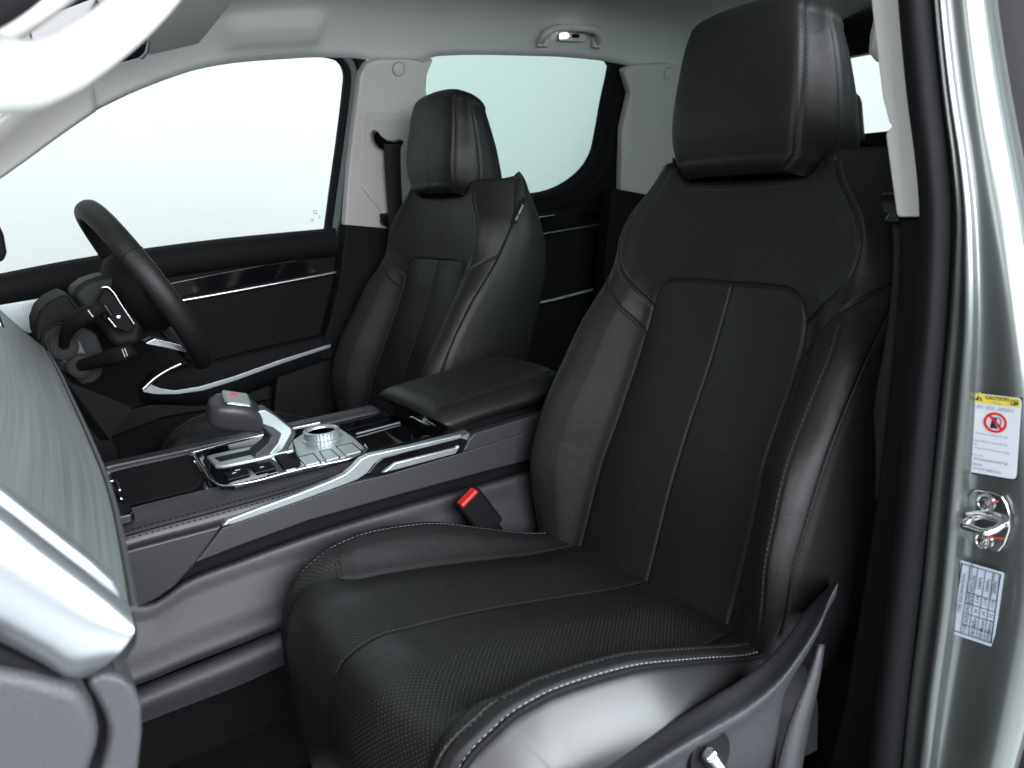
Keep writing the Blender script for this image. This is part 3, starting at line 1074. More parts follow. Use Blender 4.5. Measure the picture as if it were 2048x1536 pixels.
band('inner_window_seal', ch, 12, .002, .02, BLACK, door)
band('window_channel', ch, 15, .005, .03, mat('grey_green_channel', (.10, .13, .13), .45), door, dx=11)
band('outer_window_seal', ch, 24, .008, .04, BLACK, door, dx=25)
Yd = .80
sill = [(-90, 567), (0, 543), (200, 513), (400, 483), (650, 456), (676, 456), (684, 470), (676, 520), (400, 552), (200, 588), (0, 618), (-90, 634)]
rows('window_sill_cap', [pix([(-90, 565), (150, 518), (400, 482), (672, 455)], 'y', .795), pix([(-90, 575), (150, 527), (400, 491), (672, 463)], 'y', .775), pix([(-90, 590), (150, 541), (400, 504), (676, 474)], 'y', .765), pix([(-90, 630), (150, 580), (400, 540), (678, 505)], 'y', .772), pix([(-90, 640), (150, 590), (400, 548), (678, 514)], 'y', .79)], PLASTIC, door, n=30, m_=20)
card = [(-90, 575), (676, 475), (684, 560), (690, 1000), (-90, 1250)]
prism('door_card', pix(card, 'y', .785), (0, .05, 0), PLASTIC, door, bevel=.004)
prism('gloss_panel', pix([(330, 567), (440, 545), (520, 530), (590, 520), (608, 522), (640, 545), (500, 570), (350, 597), (330, 600)], 'y', .778), (0, .02, 0), GLOSS, door, bevel=.003)


def strip(name, px, yv, r, mt, parent, flat=.5, n=40, seg=12):
    return tube(name, pix(px, 'y', yv), r, mt, parent, seg=seg, flat=flat, n=n)


strip('satin_strip', [(330, 607), (440, 588), (560, 566), (671, 545)], .772, .0042, CHROME, door, flat=.8)
rows('door_armrest', [pix([(300, 745), (420, 720), (560, 686), (664, 664)], 'y', .782), pix([(300, 752), (420, 725), (560, 692), (668, 668)], 'y', .745), pix([(290, 775), (420, 752), (560, 712), (668, 690)], 'y', .735),
                      pix([(285, 795), (420, 800), (560, 752), (668, 715)], 'y', .748), pix([(300, 815), (420, 815), (560, 770), (668, 735)], 'y', .79)], PLASTIC, door, n=30, m_=24)
# satin outline of the door pull
prism('pull_trim', pix([(284, 778), (300, 768), (322, 777), (350, 781), (400, 773), (470, 752), (560, 720), (662, 688), (662, 695), (560, 729), (470, 762), (405, 782), (355, 789), (310, 789), (287, 785)], 'y', .732), (0, .008, 0), SILVER, door, bevel=.0018)
strip('pull_trim_branch', [(287, 778), (310, 757), (340, 738), (362, 728)], .732, .0036, CHROME, door, flat=.6)
prism('lower_card_panel', pix([(555, 745), (676, 705), (668, 860), (545, 850)], 'y', .75), (0, .03, 0), PLASTIC_GREY_DARK, door, bevel=.006)
prism('door_pocket', pix([(130, 850), (300, 810), (340, 808), (540, 770), (540, 800), (330, 835), (160, 900)], 'y', .77), (0, .03, 0), PLASTIC_GREY_DARK, door, bevel=.004)
# tweeter cover
tw = pix([(-30, 612), (5, 609), (108, 592), (112, 600), (96, 640), (60, 668), (30, 655), (-30, 640)], 'y', .765)
prism('tweeter_cover', tw, (0, .02, 0), SILVER, door, bevel=.002)
c0_ = np.array(at(75, 615, 'y', .7645))
V, Fc = [], []
for k in range(26):
    a = 2 * math.pi * k / 26
    for i, r in enumerate((.010, .013, .0165, .0205, .025, .030)):
        px_, pz_ = r * math.cos(a), r * math.sin(a)
        if px_ > .024 or pz_ > .009 or pz_ < -.027 or (px_ < -.028):
            continue
        b = len(V)
        rr = .0009
        for q in range(6):
            t = q * math.pi / 3
            V.append(c0_ + np.array((px_ + rr * math.cos(t), -.0006, pz_ + rr * math.sin(t))))
        Fc.append(tuple(range(b, b + 6)))
o = mesh('speaker_holes', V, Fc, BLACK, bpy.data.objects['tweeter_cover'])
o['kind'] = 'stuff'
# exterior mirror beyond the glass
prism('door_mirror', pix([(-60, 395), (-10, 430), (8, 470), (14, 505), (8, 522), (-20, 530), (-60, 540)], 'y', 1.02), (0, .08, 0), BLACK, door, bevel=.008)
# etched glass mark near the belt line
gp = lambda x, y: atp(x, y, np.array(PW0) - PWN * .0026, PWN)
xd, yd = gp(645, 440) - gp(620, 444), gp(630, 420) - gp(632, 445)
sg = .0125
text('glass_mark', 'Q', .014, gp(626, 428), xd, yd, INK, bpy.data.objects['window_glass'], align='LEFT')
text('glass_mark', '5', .011, gp(637, 437), xd, yd, INK, bpy.data.objects['window_glass'])
text('glass_mark', 'S5', .0095, gp(621, 443), xd, yd, GREYINK, bpy.data.objects['window_glass'])

# ------------------------------------------------------------------ far rear door
rdoor = thing('rear_door', (.45, .82, .3), 'dark far rear door with tinted window behind the driver seat', 'car door')
gl2 = [(845, 98), (1240, 112), (1250, 200), (1240, 330), (1200, 400), (1060, 440), (850, 440), (840, 250)]
prism('window_glass', pw(gl2, -.002), PWN * .004, GLASS_TINT, rdoor, bevel=0)
fr = [(1060, 394), (1085, 391), (1120, 380), (1150, 362), (1175, 338), (1190, 312), (1200, 270), (1213, 200), (1224, 150), (1226, 136), (1220, 127), (1205, 122)]
band('window_frame', fr, 15, .004, .03, RUBBER, rdoor)
band('outer_frame_seal', fr, 26, .008, .04, BLACK, rdoor, dx=14)
prism('frame_panel', pw([(1040, 400), (1062, 398), (1090, 396), (1124, 386), (1156, 368), (1183, 344), (1200, 315), (1211, 270), (1232, 152), (1236, 128), (1262, 140), (1262, 200), (1240, 300), (1232, 420), (1060, 450), (980, 450), (980, 400)], .010), PWN * .03, PLASTIC, rdoor, bevel=.003)
prism('door_card', pix([(1030, 425), (1240, 395), (1240, 760), (1000, 760)], 'y', .79), (0, .05, 0), PLASTIC, rdoor, bevel=.004)
prism('gloss_panel', pix([(1060, 440), (1180, 417), (1215, 430), (1220, 446), (1060, 472)], 'y', .783), (0, .02, 0), GLOSS, rdoor, bevel=.002)
strip('satin_strip', [(1060, 473), (1120, 462), (1180, 452), (1222, 443)], .775, .0033, CHROME, rdoor, flat=.8)
strip('satin_strip', [(1060, 437), (1090, 433), (1108, 430)], .775, .0028, CHROME, rdoor, flat=.8)
strip('satin_strip', [(1050, 611), (1110, 599), (1160, 586), (1240, 566)], .765, .0046, SILVER, rdoor, flat=.8)

# ------------------------------------------------------------------ centre console
con = thing('center_console', (-.5, 0, .26), 'black leather wrapped centre console with silver trim and drive lever between the front seats', 'console')
YN = -.15
ztop = .650


def pz(pts, z):
    return pix(pts, 'z', z)


# core body under everything
prism('console_body', [(-1.02, -.125, .24), (-.10, -.125, .24), (-.10, -.125, .62), (-.35, -.125, .625), (-1.02, -.125, .60)], (0, .25, 0), PLASTIC, con, bevel=.01)
cbody = bpy.data.objects['console_body']
# leather roll along the near top edge
Lr = [pix([(150, 1050), (234, 1024), (440, 972), (600, 934), (733, 903)], 'y', -.098), pix([(150, 1062), (236, 1036), (440, 982), (600, 944), (737, 908)], 'y', -.112),
      pix([(150, 1083), (238, 1054), (440, 1000), (600, 958), (738, 914)], 'y', -.130), pix([(150, 1103), (240, 1074), (440, 1020), (600, 975), (736, 926)], 'y', -.142),
      pix([(150, 1128), (240, 1098), (440, 1042), (600, 990), (728, 936)], 'y', -.148), pix([(150, 1138), (240, 1106), (440, 1052), (600, 1000), (724, 948)], 'y', -.142)]
roll = rows('leather_roll', Lr, CONSOLE_LEATHER, con, n=60, m_=26)
runs = []
for dpx in (-9, 7):
    p = spline(pix([(160, 1101 + dpx), (240, 1076 + dpx), (440, 1021 + dpx), (600, 975 + dpx * .8), (725, 929 + dpx * .6)], 'y', -.1445 + .003 * (dpx < 0)), 200)
    runs.append((p, np.repeat(np.array([[0, -.8, .6]]), 200, 0)))
stitches('stitching', runs, BLACK, roll, length=.0042, gap=.0032, rad=.0008, lift=.0012)
tube('seam', spline(pix([(150, 1105), (240, 1076), (440, 1021), (600, 975), (728, 928)], 'y', -.1432), 60), .0012, BLACK, roll, seg=6)
prism('leather_wedge', pix([(120, 1146), (240, 1105), (447, 1050), (425, 1082), (390, 1130), (352, 1172), (318, 1197), (276, 1217), (120, 1280)], 'y', -.150), (0, .02, 0), CONSOLE_LEATHER, con, bevel=.004, seg=3)
# mid panel, dark step and flaring lower wall
prism('side_panel', pix([(445, 1055), (600, 1002), (700, 966), (770, 950), (925, 905), (1085, 855), (1120, 905), (980, 941), (800, 990), (620, 1041), (480, 1092), (372, 1134), (400, 1115)], 'y', -.146), (0, .02, 0), SOFT_GREY, con, bevel=.003, seg=3)
prism('rear_side_panel', pix([(925, 905), (938, 880), (950, 866), (1085, 826), (1140, 815), (1140, 900), (1085, 870)], 'y', -.143), (0, .02, 0), SOFT_GREY, con, bevel=.003)
rows('lower_wall', [pix([(250, 1205), (300, 1204), (367, 1162), (480, 1118), (629, 1065), (800, 1012), (980, 963), (1180, 905)], 'y', -.140),
                    pix([(250, 1212), (300, 1210), (367, 1167), (480, 1123), (629, 1070), (800, 1018), (980, 968), (1180, 912)], 'y', -.150),
                    pix([(250, 1250), (300, 1245), (367, 1205), (480, 1160), (629, 1110), (800, 1055), (980, 1010), (1180, 960)], 'y', -.156),
                    pix([(250, 1310), (300, 1292), (367, 1265), (480, 1222), (629, 1172), (800, 1115), (980, 1080), (1180, 1060)], 'y', -.168),
                    pix([(250, 1374), (300, 1356), (367, 1328), (480, 1284), (629, 1225), (800, 1170), (980, 1150), (1180, 1150)], 'y', -.184),
                    pix([(250, 1379), (300, 1361), (367, 1333), (480, 1289), (629, 1230), (800, 1175), (980, 1155), (1180, 1155)], 'y', -.190)], SOFT_GREY, con, n=60, m_=50)
rows('base_ledge', [pix([(250, 1384), (300, 1364), (480, 1292), (640, 1226), (800, 1180)], 'y', -.186), pix([(250, 1398), (300, 1377), (480, 1305), (640, 1238), (800, 1190)], 'y', -.205),
                    pix([(250, 1412), (300, 1392), (480, 1322), (640, 1256), (800, 1215)], 'y', -.212), pix([(250, 1460), (300, 1440), (480, 1370), (640, 1300), (800, 1270)], 'y', -.21)], SOFT_GREY, con, n=40, m_=20)
# silver blade
prism('silver_blade', pix([(443, 1054), (456, 1040), (520, 1015), (600, 986), (660, 962), (690, 948), (707, 934), (722, 918), (738, 910), (830, 890), (925, 868), (921, 878), (850, 896), (765, 917), (750, 928), (735, 947), (715, 960), (690, 970), (600, 1003), (520, 1031), (470, 1048)], 'y', -.1545), (0, .012, 0), SILVER, con, bevel=.0022, seg=3)
prism('blade_gap', pix([(735, 948), (752, 927), (768, 915), (923, 877), (935, 880), (925, 905), (770, 950)], 'y', -.149), (0, .01, 0), GLOSS, con, bevel=.001)
prism('silver_inlay', pix([(764, 947), (790, 926), (912, 895), (917, 890), (921, 893), (912, 908), (800, 938)], 'y', -.1525), (0, .006, 0), SILVER, con, bevel=.002)
prism('rail_top', pz([(738, 908), (930, 858), (940, 866), (925, 872), (745, 916)], ztop - .006), (0, 0, -.01), SILVER, con, bevel=.002)
# top deck: gloss tray, plate, cup holder lid
prism('gloss_deck', [(-1.0, -.1, ztop - .010), (-.34, -.1, ztop - .006), (-.34, .095, ztop - .006), (-1.0, .095, ztop - .010)], (0, 0, -.01), GLOSS, con, bevel=.001)
prism('far_roll', [(-1.0, .092, .60), (-.34, .092, .60), (-.34, .092, .652), (-1.0, .092, .652)], (0, .045, 0), CONSOLE_LEATHER, con, bevel=.014, seg=4)
prism('phone_tray', pz([(222, 948), (375, 908), (412, 955), (400, 975), (388, 982), (300, 1003), (248, 1016)], ztop - .0085), (0, 0, .003), FABRIC_DARK, con, bevel=.002)
prism('tray_lip', pz([(190, 975), (222, 965), (268, 1022), (262, 1028), (210, 1040)], ztop + .004), (0, 0, -.012), GLOSS, con, bevel=.002)
tube('tray_light', pz([(232, 962), (240, 980)], ztop + .010), .0016, CHROME, con, seg=6)
tube('deck_strip', pz([(215, 935), (400, 895), (540, 862)], ztop + .002), .0016, CHROME, con, seg=6)


def plate_z(name, px, z, th, mt, parent=con, bevel=.0015):
    return prism(name, pz(px, z), (0, 0, -th), mt, parent, bevel=bevel)


sp_ = plate_z('switch_plate', [(386, 906), (520, 872), (640, 846), (690, 853), (733, 893), (735, 900), (724, 907), (470, 970), (440, 972), (428, 962)], ztop, .008, GLOSS, bevel=.003)
tube('plate_rim', spline(pz([(384, 905), (405, 935), (428, 964), (446, 972), (480, 968), (600, 938), (724, 908), (735, 900), (730, 890)], ztop + .0008), 60), .0017, CHROME, sp_, seg=8)
tube('plate_rim', spline(pz([(384, 905), (460, 885), (520, 871), (640, 845)], ztop + .0008), 40), .0014, CHROME, sp_, seg=8)
plate_z('silver_top', [(590, 898), (585, 880), (612, 862), (650, 850), (676, 853), (705, 872), (728, 893), (722, 902), (700, 909), (606, 933), (600, 920)], ztop + .0035, .006, SILVER, sp_, .0022)
plate_z('gate_surround', [(413, 912), (425, 908), (500, 893), (560, 882), (585, 880), (588, 898), (520, 915), (448, 930), (430, 931)], ztop + .003, .006, SILVER, sp_, .002)
plate_z('gate_slot', [(428, 915), (500, 899), (566, 886), (574, 893), (510, 907), (440, 923)], ztop + .0036, .003, BLACK, sp_, .0008)
for q, px in enumerate(([(598, 914), (626, 907), (640, 923), (611, 930)], [(640, 903), (662, 898), (678, 913), (652, 920)], [(674, 893), (704, 886), (722, 901), (692, 909)])):
    cen_ = np.mean(np.array(px, float), 0)
    plate_z('button_gap', [tuple(cen_ + (np.array(p_) - cen_) * 1.13) for p_ in px], ztop + .0042, .003, BLACK, sp_, .0004)
    b = plate_z('button', px, ztop + .0062, .004, SILVER, sp_, .0012)
for px in ([(447, 945), (490, 934), (500, 946), (458, 958)], [(500, 931), (540, 922), (552, 934), (512, 944)], [(548, 911), (572, 905), (597, 926), (566, 934)]):
    plate_z('button', px, ztop + .003, .004, PLASTIC, sp_, .001)
for px in ([(441, 914 + 31), (447, 958)], [(497, 946), (503, 947)]):
    pass
tube('button_edge', pz([(456, 960), (500, 949), (556, 936)], ztop + .003), .0007, CHROME, sp_, seg=5)
for a_, b_ in (((464, 947), (472, 945)), ((520, 935), (528, 933)), ((470, 941), (480, 939))):
    tube('button_mark', pz([a_, b_], ztop + .0034), .0006, BADGE_TXT, sp_, seg=5)
for px, s in (((619, 921), '- - -'), ((655, 911), '-'), ((690, 899), '-')):
    text('button_print', s, .007, at(*px, 'z', ztop + .0066), (1, 0, 0), (0, 1, 0), INK, sp_)
# rotary dial
dc = at(645, 878, 'z', ztop + .002)
lathe('mode_dial', [(.0310, 0), (.0310, .003), (.0268, .004), (.0268, .0125), (.0278, .0135), (.0278, .0155), (.0250, .0163), (.0215, .0150), (.0205, .011)], dc, (0, 0, 1), SILVER, sp_, seg=72, flute=.025)
dial = bpy.data.objects['mode_dial']
lathe('dial_cap', [(.0205, .0120), (0, .0120)], dc, (0, 0, 1), GLOSS, con, seg=32)
# cup holder lid lines and chrome finger tab
for a, b, r in (((712, 868), (800, 845), .0016), ((695, 860), (780, 838), .0012)):
    tube('lid_rail', pz([a, b], ztop - .004), r, SILVER if r > .0014 else PLASTIC, con, seg=6)
rows('lid_tab', [pz([(818, 838), (836, 834), (856, 843), (868, 852)], ztop + .008), pz([(820, 834), (840, 832), (862, 845), (871, 851)], ztop + .014), pz([(850, 850), (858, 852), (866, 853), (868, 853)], ztop + .002)], CHROME, con, n=14, m_=8, thick=.001)

# drive lever
lv = prism('drive_lever', [np.array(p) + np.array((0, .017, 0)) for p in pix([(502, 822), (528, 812), (548, 826), (585, 857), (586, 866), (566, 900), (550, 911), (520, 914), (500, 910), (506, 900), (528, 882), (535, 868), (520, 852)], 'y', -.012)], (0, -.034, 0), SOFT_GREY, con, bevel=.008, seg=4)
prism('lever_blade', pix([(513, 838), (517, 822), (530, 820), (548, 830), (583, 857), (584, 866), (565, 900), (548, 910), (538, 909), (556, 886), (562, 868), (545, 856), (517, 846)], 'y', -.031), (0, .004, 0), SILVER, lv, bevel=.0018)
K0 = np.array(at(475, 828, 'y', -.012))
knob_ax = _n(at(515, 832, 'y', -.012) - at(430, 822, 'y', -.012))
kup = _n(np.cross(knob_ax, (0, -1, 0))) if np.cross(knob_ax, (0, -1, 0))[2] > 0 else -_n(np.cross(knob_ax, (0, -1, 0)))
kup = _n(kup * math.cos(.38) + np.array((0, -1, 0)) * math.sin(.38))
kside = np.cross(kup, knob_ax)
ksec = []
for f_, w_, h_, o_ in ((-.043, .012, .008, 0), (-.041, .018, .014, .001), (-.032, .024, .020, .002), (-.012, .027, .022, .003), (.010, .026, .021, .002), (.026, .023, .018, -.002), (.036, .020, .013, -.008), (.040, .014, .008, -.010)):
    ring = []
    for k in range(36):
        t = 2 * math.pi * k / 36
        c, s = math.cos(t), math.sin(t)
        e = .55
        ring.append(K0 + knob_ax * f_ + kside * w_ * math.copysign(abs(c) ** e, c) + kup * (o_ + h_ * math.copysign(abs(s) ** e, s)))
    ksec.append(ring)
kv = np.concatenate(ksec)
kf = [(i * 36 + k, i * 36 + (k + 1) % 36, (i + 1) * 36 + (k + 1) % 36, (i + 1) * 36 + k) for i in range(7) for k in range(36)] + [tuple(range(36)), tuple(range(7 * 36, 8 * 36))]
knob = mesh('lever_knob', kv, kf, mat('dark_grey_knob', (.028, .028, .031), .42), lv, smooth=True)
kd_ = K0 + kup * .0250 - knob_ax * .008
ku, kw = knob_ax, kside if kside[1] > 0 else -kside
def knob_quad(a, b, lift_):
    return [kd_ + kup * lift_ + ku * (a * sx) + kw * (b * sy) for sx, sy in ((-1, -.8), (-.85, -1), (.85, -1), (1, -.8), (1, .8), (.85, 1), (-.85, 1), (-1, .8))]
prism('badge_rim', knob_quad(.0195, .0185, -.001), kup * .003, CHROME, con, bevel=.001)
prism('badge_face', knob_quad(.0165, .0155, 0), kup * .0025, SILVER, con, bevel=.0005)
prism('badge_mark', [kd_ + kup * .0028 + ku * a + kw * b for a, b in ((-.0085, .006), (.001, .006), (.001, .0105), (-.0085, .0105))], kup * .0004, RED, con, bevel=0)
for nme in ('badge_rim', 'badge_face', 'badge_mark', 'dial_cap'):
    q = bpy.data.objects[nme]
    pr = lv if nme != 'dial_cap' else sp_
    q.parent = pr
    q.matrix_parent_inverse = placed(pr).inverted()

# padded armrest lid
ax0, ax1, ay0, ay1 = -.348, -.098, -.118, .092
AR = []
for x, f_ in ((-.349, 0), (-.347, .35), (-.341, .75), (-.33, .96), (-.31, 1), (-.2, 1), (-.13, 1), (-.105, .9), (-.098, .55)):
    zt = .690 + (x - ax0) * .075
    zb = .648 + (x - ax0) * .075
    hz = (zt - zb)
    zc = zb + hz * .45 if f_ < .5 else zb
    pts = [(ay0 + .02, zb), (ay0 - .012, zb + .004), (ay0 - .020, zb + .35 * hz), (ay0 - .006, zb + .80 * hz), (ay0 + .006, zt - .003), (ay0 + .022, zt), (0, zt + .004), (ay1 - .022, zt), (ay1 - .006, zt - .004), (ay1 + .010, zb + .7 * hz), (ay1 + .016, zb + .3 * hz), (ay1, zb)]
    cen = zb + hz * .5
    AR.append([(x + (.018 * (1 - (zz - zb) / hz) if x < -.32 else 0), y_ * (.985 + .015 * f_), cen + (zz - cen) * (.35 + .65 * f_)) for y_, zz in pts])
arm = rows('armrest_lid', AR, LEATHER, con, n=70, m_=60)
for i in (0, -1):
    pass
mesh('armrest_front', AR[0], [tuple(range(len(AR[0])))], LEATHER, arm, smooth=True)
sx = np.linspace(-.335, -.11, 120)
runs = []
for off in (-.004, .006):
    runs.append((np.stack([sx, np.full(120, ay0 + .014 + off - .003), .690 + (sx - ax0) * .075 - .0012 + (off > 0) * .0010], 1), np.repeat(np.array([[0, -.3, 1.0]]), 120, 0)))
stitches('stitching', runs, THREAD, arm, length=.004, gap=.003, lift=.0012)
tube('seam', np.stack([sx, np.full(120, ay0 + .0125), .690 + (sx - ax0) * .075 - .0008], 1)[::4], .0012, BLACK, arm, seg=6)
rbox('armrest_base', (.22, .20, .05), (-.215, -.01, .632), PLASTIC, con, bevel=.008)
prism('console_back', [(-.12, -.14, .3), (-.08, -.14, .3), (-.08, -.14, .66), (-.12, -.14, .66)], (0, .28, 0), PLASTIC, con, bevel=.01)

# ------------------------------------------------------------------ seat belt parts
bk = thing('seat_belt_buckle', at(985, 1060, 'y', -.19), 'black buckle with a red release button between console and passenger seat', 'buckle')
b0, b1, b2 = np.array(at(932, 996, 'y', -.195)), np.array(at(975, 1050, 'y', -.195)), np.array(at(952, 980, 'y', -.195))
bl = _n(b1 - b0)
bw = np.array(at(955, 978, 'y', -.195)) - np.array(at(908, 1008, 'y', -.195))
bw = _n(bw - bl * np.dot(bw, bl))
bt = np.cross(bl, bw)
bt = bt if bt[1] < 0 else -bt
bc = (np.array(at(955, 978, 'y', -.195)) + np.array(at(908, 1008, 'y', -.195))) / 2
bb = rbox('buckle_body', (.075, .044, .026), bc + bl * .036, BLACK, bk, bevel=.006, axes=(bl, bw, bt), seg=4)
rbox('release_button', (.014, .034, .017), bc + bl * .004 + bt * .004, RED, bk, bevel=.003, axes=(bl, bw, bt))
rbox('buckle_stalk', (.09, .030, .010), bc + bl * .11 - bt * .003, PLASTIC, bk, bevel=.004, axes=(bl, bw, bt))

belt = thing('driver_seat_belt', at(785, 300, 'y', .69), 'dark webbing belt hanging from its black guide on the far centre pillar', 'seat belt')
inn = np.array(PW0) - PWN * .062
bp = lambda x, y: atp(x, y, inn, PWN)
web = [[bp(768, 288), bp(768, 300), bp(769, 330), bp(772, 380), bp(776, 430), bp(778, 470), bp(780, 600)], [bp(802, 288), bp(801, 300), bp(801, 330), bp(803, 380), bp(806, 430), bp(808, 470), bp(810, 600)]]
rows('webbing', web, WEBBING, belt, thick=.0015, smooth=False)
g = [bp(751, 262), bp(747, 268), bp(749, 283), bp(758, 297), bp(770, 302), bp(792, 301), bp(804, 294), bp(809, 284), bp(805, 280), bp(790, 284), bp(775, 281), bp(763, 272), bp(757, 263)]
prism('belt_guide', g, PWN * .016, GLOSS, belt, bevel=.004, seg=3)
prism('belt_stop', [bp(765, 432), bp(786, 430), bp(788, 448), bp(778, 458), bp(766, 450)], PWN * .02, BLACK, belt, bevel=.003)

nb = thing('passenger_seat_belt', at(1780, 420, 'x', -.06), 'black belt clip and webbing half hidden behind the near door pillar', 'seat belt')
prism('belt_clip', pix([(1762, 388), (1768, 384), (1800, 386), (1800, 446), (1775, 446), (1768, 440), (1775, 430), (1764, 425)], 'x', -.10), (.03, .01, 0), GLOSS, nb, bevel=.004)
rows('webbing', [pix([(1786, 440), (1788, 520), (1778, 640), (1750, 800), (1730, 1000)], 'x', -.085), pix([(1815, 440), (1812, 520), (1806, 640), (1790, 800), (1770, 1000)], 'x', -.075)], WEBBING, nb, thick=.0015, n=20)

# seat hardware on the door side of the passenger seat
U_ = pix([(1672, 1160), (1648, 1182), (1608, 1226), (1580, 1268), (1545, 1310), (1500, 1347), (1420, 1398), (1350, 1441), (1200, 1536), (1040, 1640)], 'y', -.700)
M_ = pix([(1676, 1166), (1660, 1196), (1641, 1242), (1600, 1310), (1560, 1362), (1500, 1415), (1420, 1462), (1350, 1502), (1290, 1540), (1130, 1640)], 'y', -.735)
L_ = [p + np.array((0, .004, -.02)) for p in M_]
cutx = -.285
L2 = [np.array((p[0] - .005, -.728, min(p[2] - .05, .44))) if p[0] < cutx else np.array((p[0], -.722, p[2] - .032)) for p in M_]
L3 = [np.array((p[0] - .005, -.712, .28)) if p[0] < cutx else np.array((p[0], -.716, p[2] - .048)) for p in M_]
inn_ = [p + np.array((0, .012, -.03)) for p in U_]
sh = rows('side_shield', [inn_, U_, [a * .5 + b * .5 + np.array((0, 0, -.002)) for a, b in zip(U_, M_)], M_, L_, L2, L3], SHIELD, seat_l, n=60, m_=44)
rows('shield_edge', [pix([(1632, 1290), (1610, 1360), (1582, 1440), (1556, 1540), (1540, 1640)], 'y', -.735), pix([(1642, 1290), (1626, 1360), (1604, 1440), (1582, 1540), (1566, 1640)], 'y', -.742), pix([(1650, 1290), (1640, 1360), (1622, 1440), (1604, 1540), (1590, 1640)], 'y', -.735)], PLASTIC_GREY, seat_l, n=20, thick=.004)
swc = np.array(at(1420, 1512, 'y', -.734))
lathe('switch_recess', [(.001, .0005), (.020, .0005), (.024, .002), (.026, .001), (.0265, -.004)], swc, (0, -1, .1), BLACK, sh, seg=32)
rbox('seat_switch', (.016, .014, .040), swc + np.array((.0, -.006, -.004)), STEEL, sh, bevel=.006, axes=(_n((.85, 0, .5)), (0, 1, 0), _n((-.5, 0, .85))), seg=4)
rbox('seat_rail', (.62, .03, .03), (-.42, -.60, .262), STEEL, seat_l, bevel=.004)
rbox('seat_rail', (.62, .03, .03), (-.42, -.26, .262), STEEL, seat_l, bevel=.004)
rbox('seat_base', (.42, .40, .16), (-.42, -.43, .36), BLACK, seat_l, bevel=.02)
rbox('seat_base', (.42, .40, .16), (-.42, .43, .36), BLACK, seat_r, bevel=.02)
# recliner cover seen below the bolster, and steel tab in the seat gap
prism('steel_tab', pix([(1105, 1071), (1118, 1056), (1123, 1060), (1110, 1075)], 'y', -.21), (0, .004, 0), STEEL, seat_l, bevel=.001)
# silver rail strip on the sill side, black gap
prism('sill_trim', [(-.9, -.745, .335), (.1, -.745, .335), (.1, -.79, .350), (-.9, -.79, .350)], (0, 0, .006), PLASTIC_GREY, body, bevel=.002)
# woven tag on the inboard edge of the driver backrest
tg_ = prism('side_tag', [seat_r_w3(np.array(s_), np.array(t_), np.array(h_)) for s_, t_, h_ in ((-.243, .560, -.046), (-.243, .505, -.034), (-.252, .503, -.040), (-.252, .557, -.052))], (0, -.002, 0), BLACK, seat_r_back, bevel=.0006)
tx = seat_r_w3(np.array(-.2565), np.array(.508), np.array(-.0375))
tb = seat_r_w3(np.array(-.2565), np.array(.556), np.array(-.0490))
text('tag_print', 'SRS AIRBAG', .0066, tx, tb - tx, np.cross((0, -1, 0), tb - tx), BADGE_TXT, seat_r_back)

# ------------------------------------------------------------------ rear bench
rs = thing('rear_bench', (1.2, 0, .25), 'black rear bench with headrests, glimpsed between front headrest and door pillar', 'car seat')
rbox('seat_cushion', (.5, 1.3, .16), (1.0, 0, .42), LEATHER, rs, bevel=.04)
rbox('backrest', (.14, 1.36, .58), (1.24, 0, .76), LEATHER, rs, bevel=.05, axes=(_n((1, 0, -.25)), (0, 1, 0), _n((.25, 0, 1))))
for y in (-.40, .0, .42):
    rbox('headrest', (.11, .25, .17), (1.32, y, 1.135), LEATHER, rs, bevel=.035, taper=.86)

# ------------------------------------------------------------------ roof handle over the far rear door
gh = thing('grab_handle', at(1140, 80, 'y', .62), 'pale grey roof grab handle with a small lit lamp above the rear window', 'grab handle')
gpl = np.array((.5, .605, 1.38))
gq = lambda x, y, d=0.0: atp(x, y, gpl + np.array((0, -d, -d * .35)), (0, 1, .25))
tube('handle_bar', [gq(1086, 88, -.01), gq(1084, 78, .012), gq(1094, 66, .026), (gq(1112, 57, .032)), gq(1130, 55, .034), gq(1165, 57, .034), gq(1188, 60, .032), gq(1197, 68, .026), gq(1197, 80, .012), gq(1196, 92, -.01)], .0088, TRIM, gh, seg=14, n=46)
rbox('handle_foot', (.030, .014, .020), gq(1085, 86, .0), TRIM, gh, bevel=.004)
rbox('handle_foot', (.026, .014, .026), gq(1192, 86, .0), TRIM, gh, bevel=.004)
rbox('lamp_housing', (.085, .010, .024), gq(1143, 74, .002), TRIM, gh, bevel=.004)
prism('lamp_lens', [gq(1120, 68, .008), gq(1134, 66, .008), (gq(1138, 72, .008)), gq(1133, 76, .008), gq(1119, 77, .008)], (0, -.002, 0), LAMP, gh, bevel=.0008)
prism('lamp_switch', [gq(1144, 68, .009), gq(1158, 68, .009), gq(1158, 76, .009), gq(1144, 76, .009)], (0, -.002, 0), BLACK, gh, bevel=.0008)

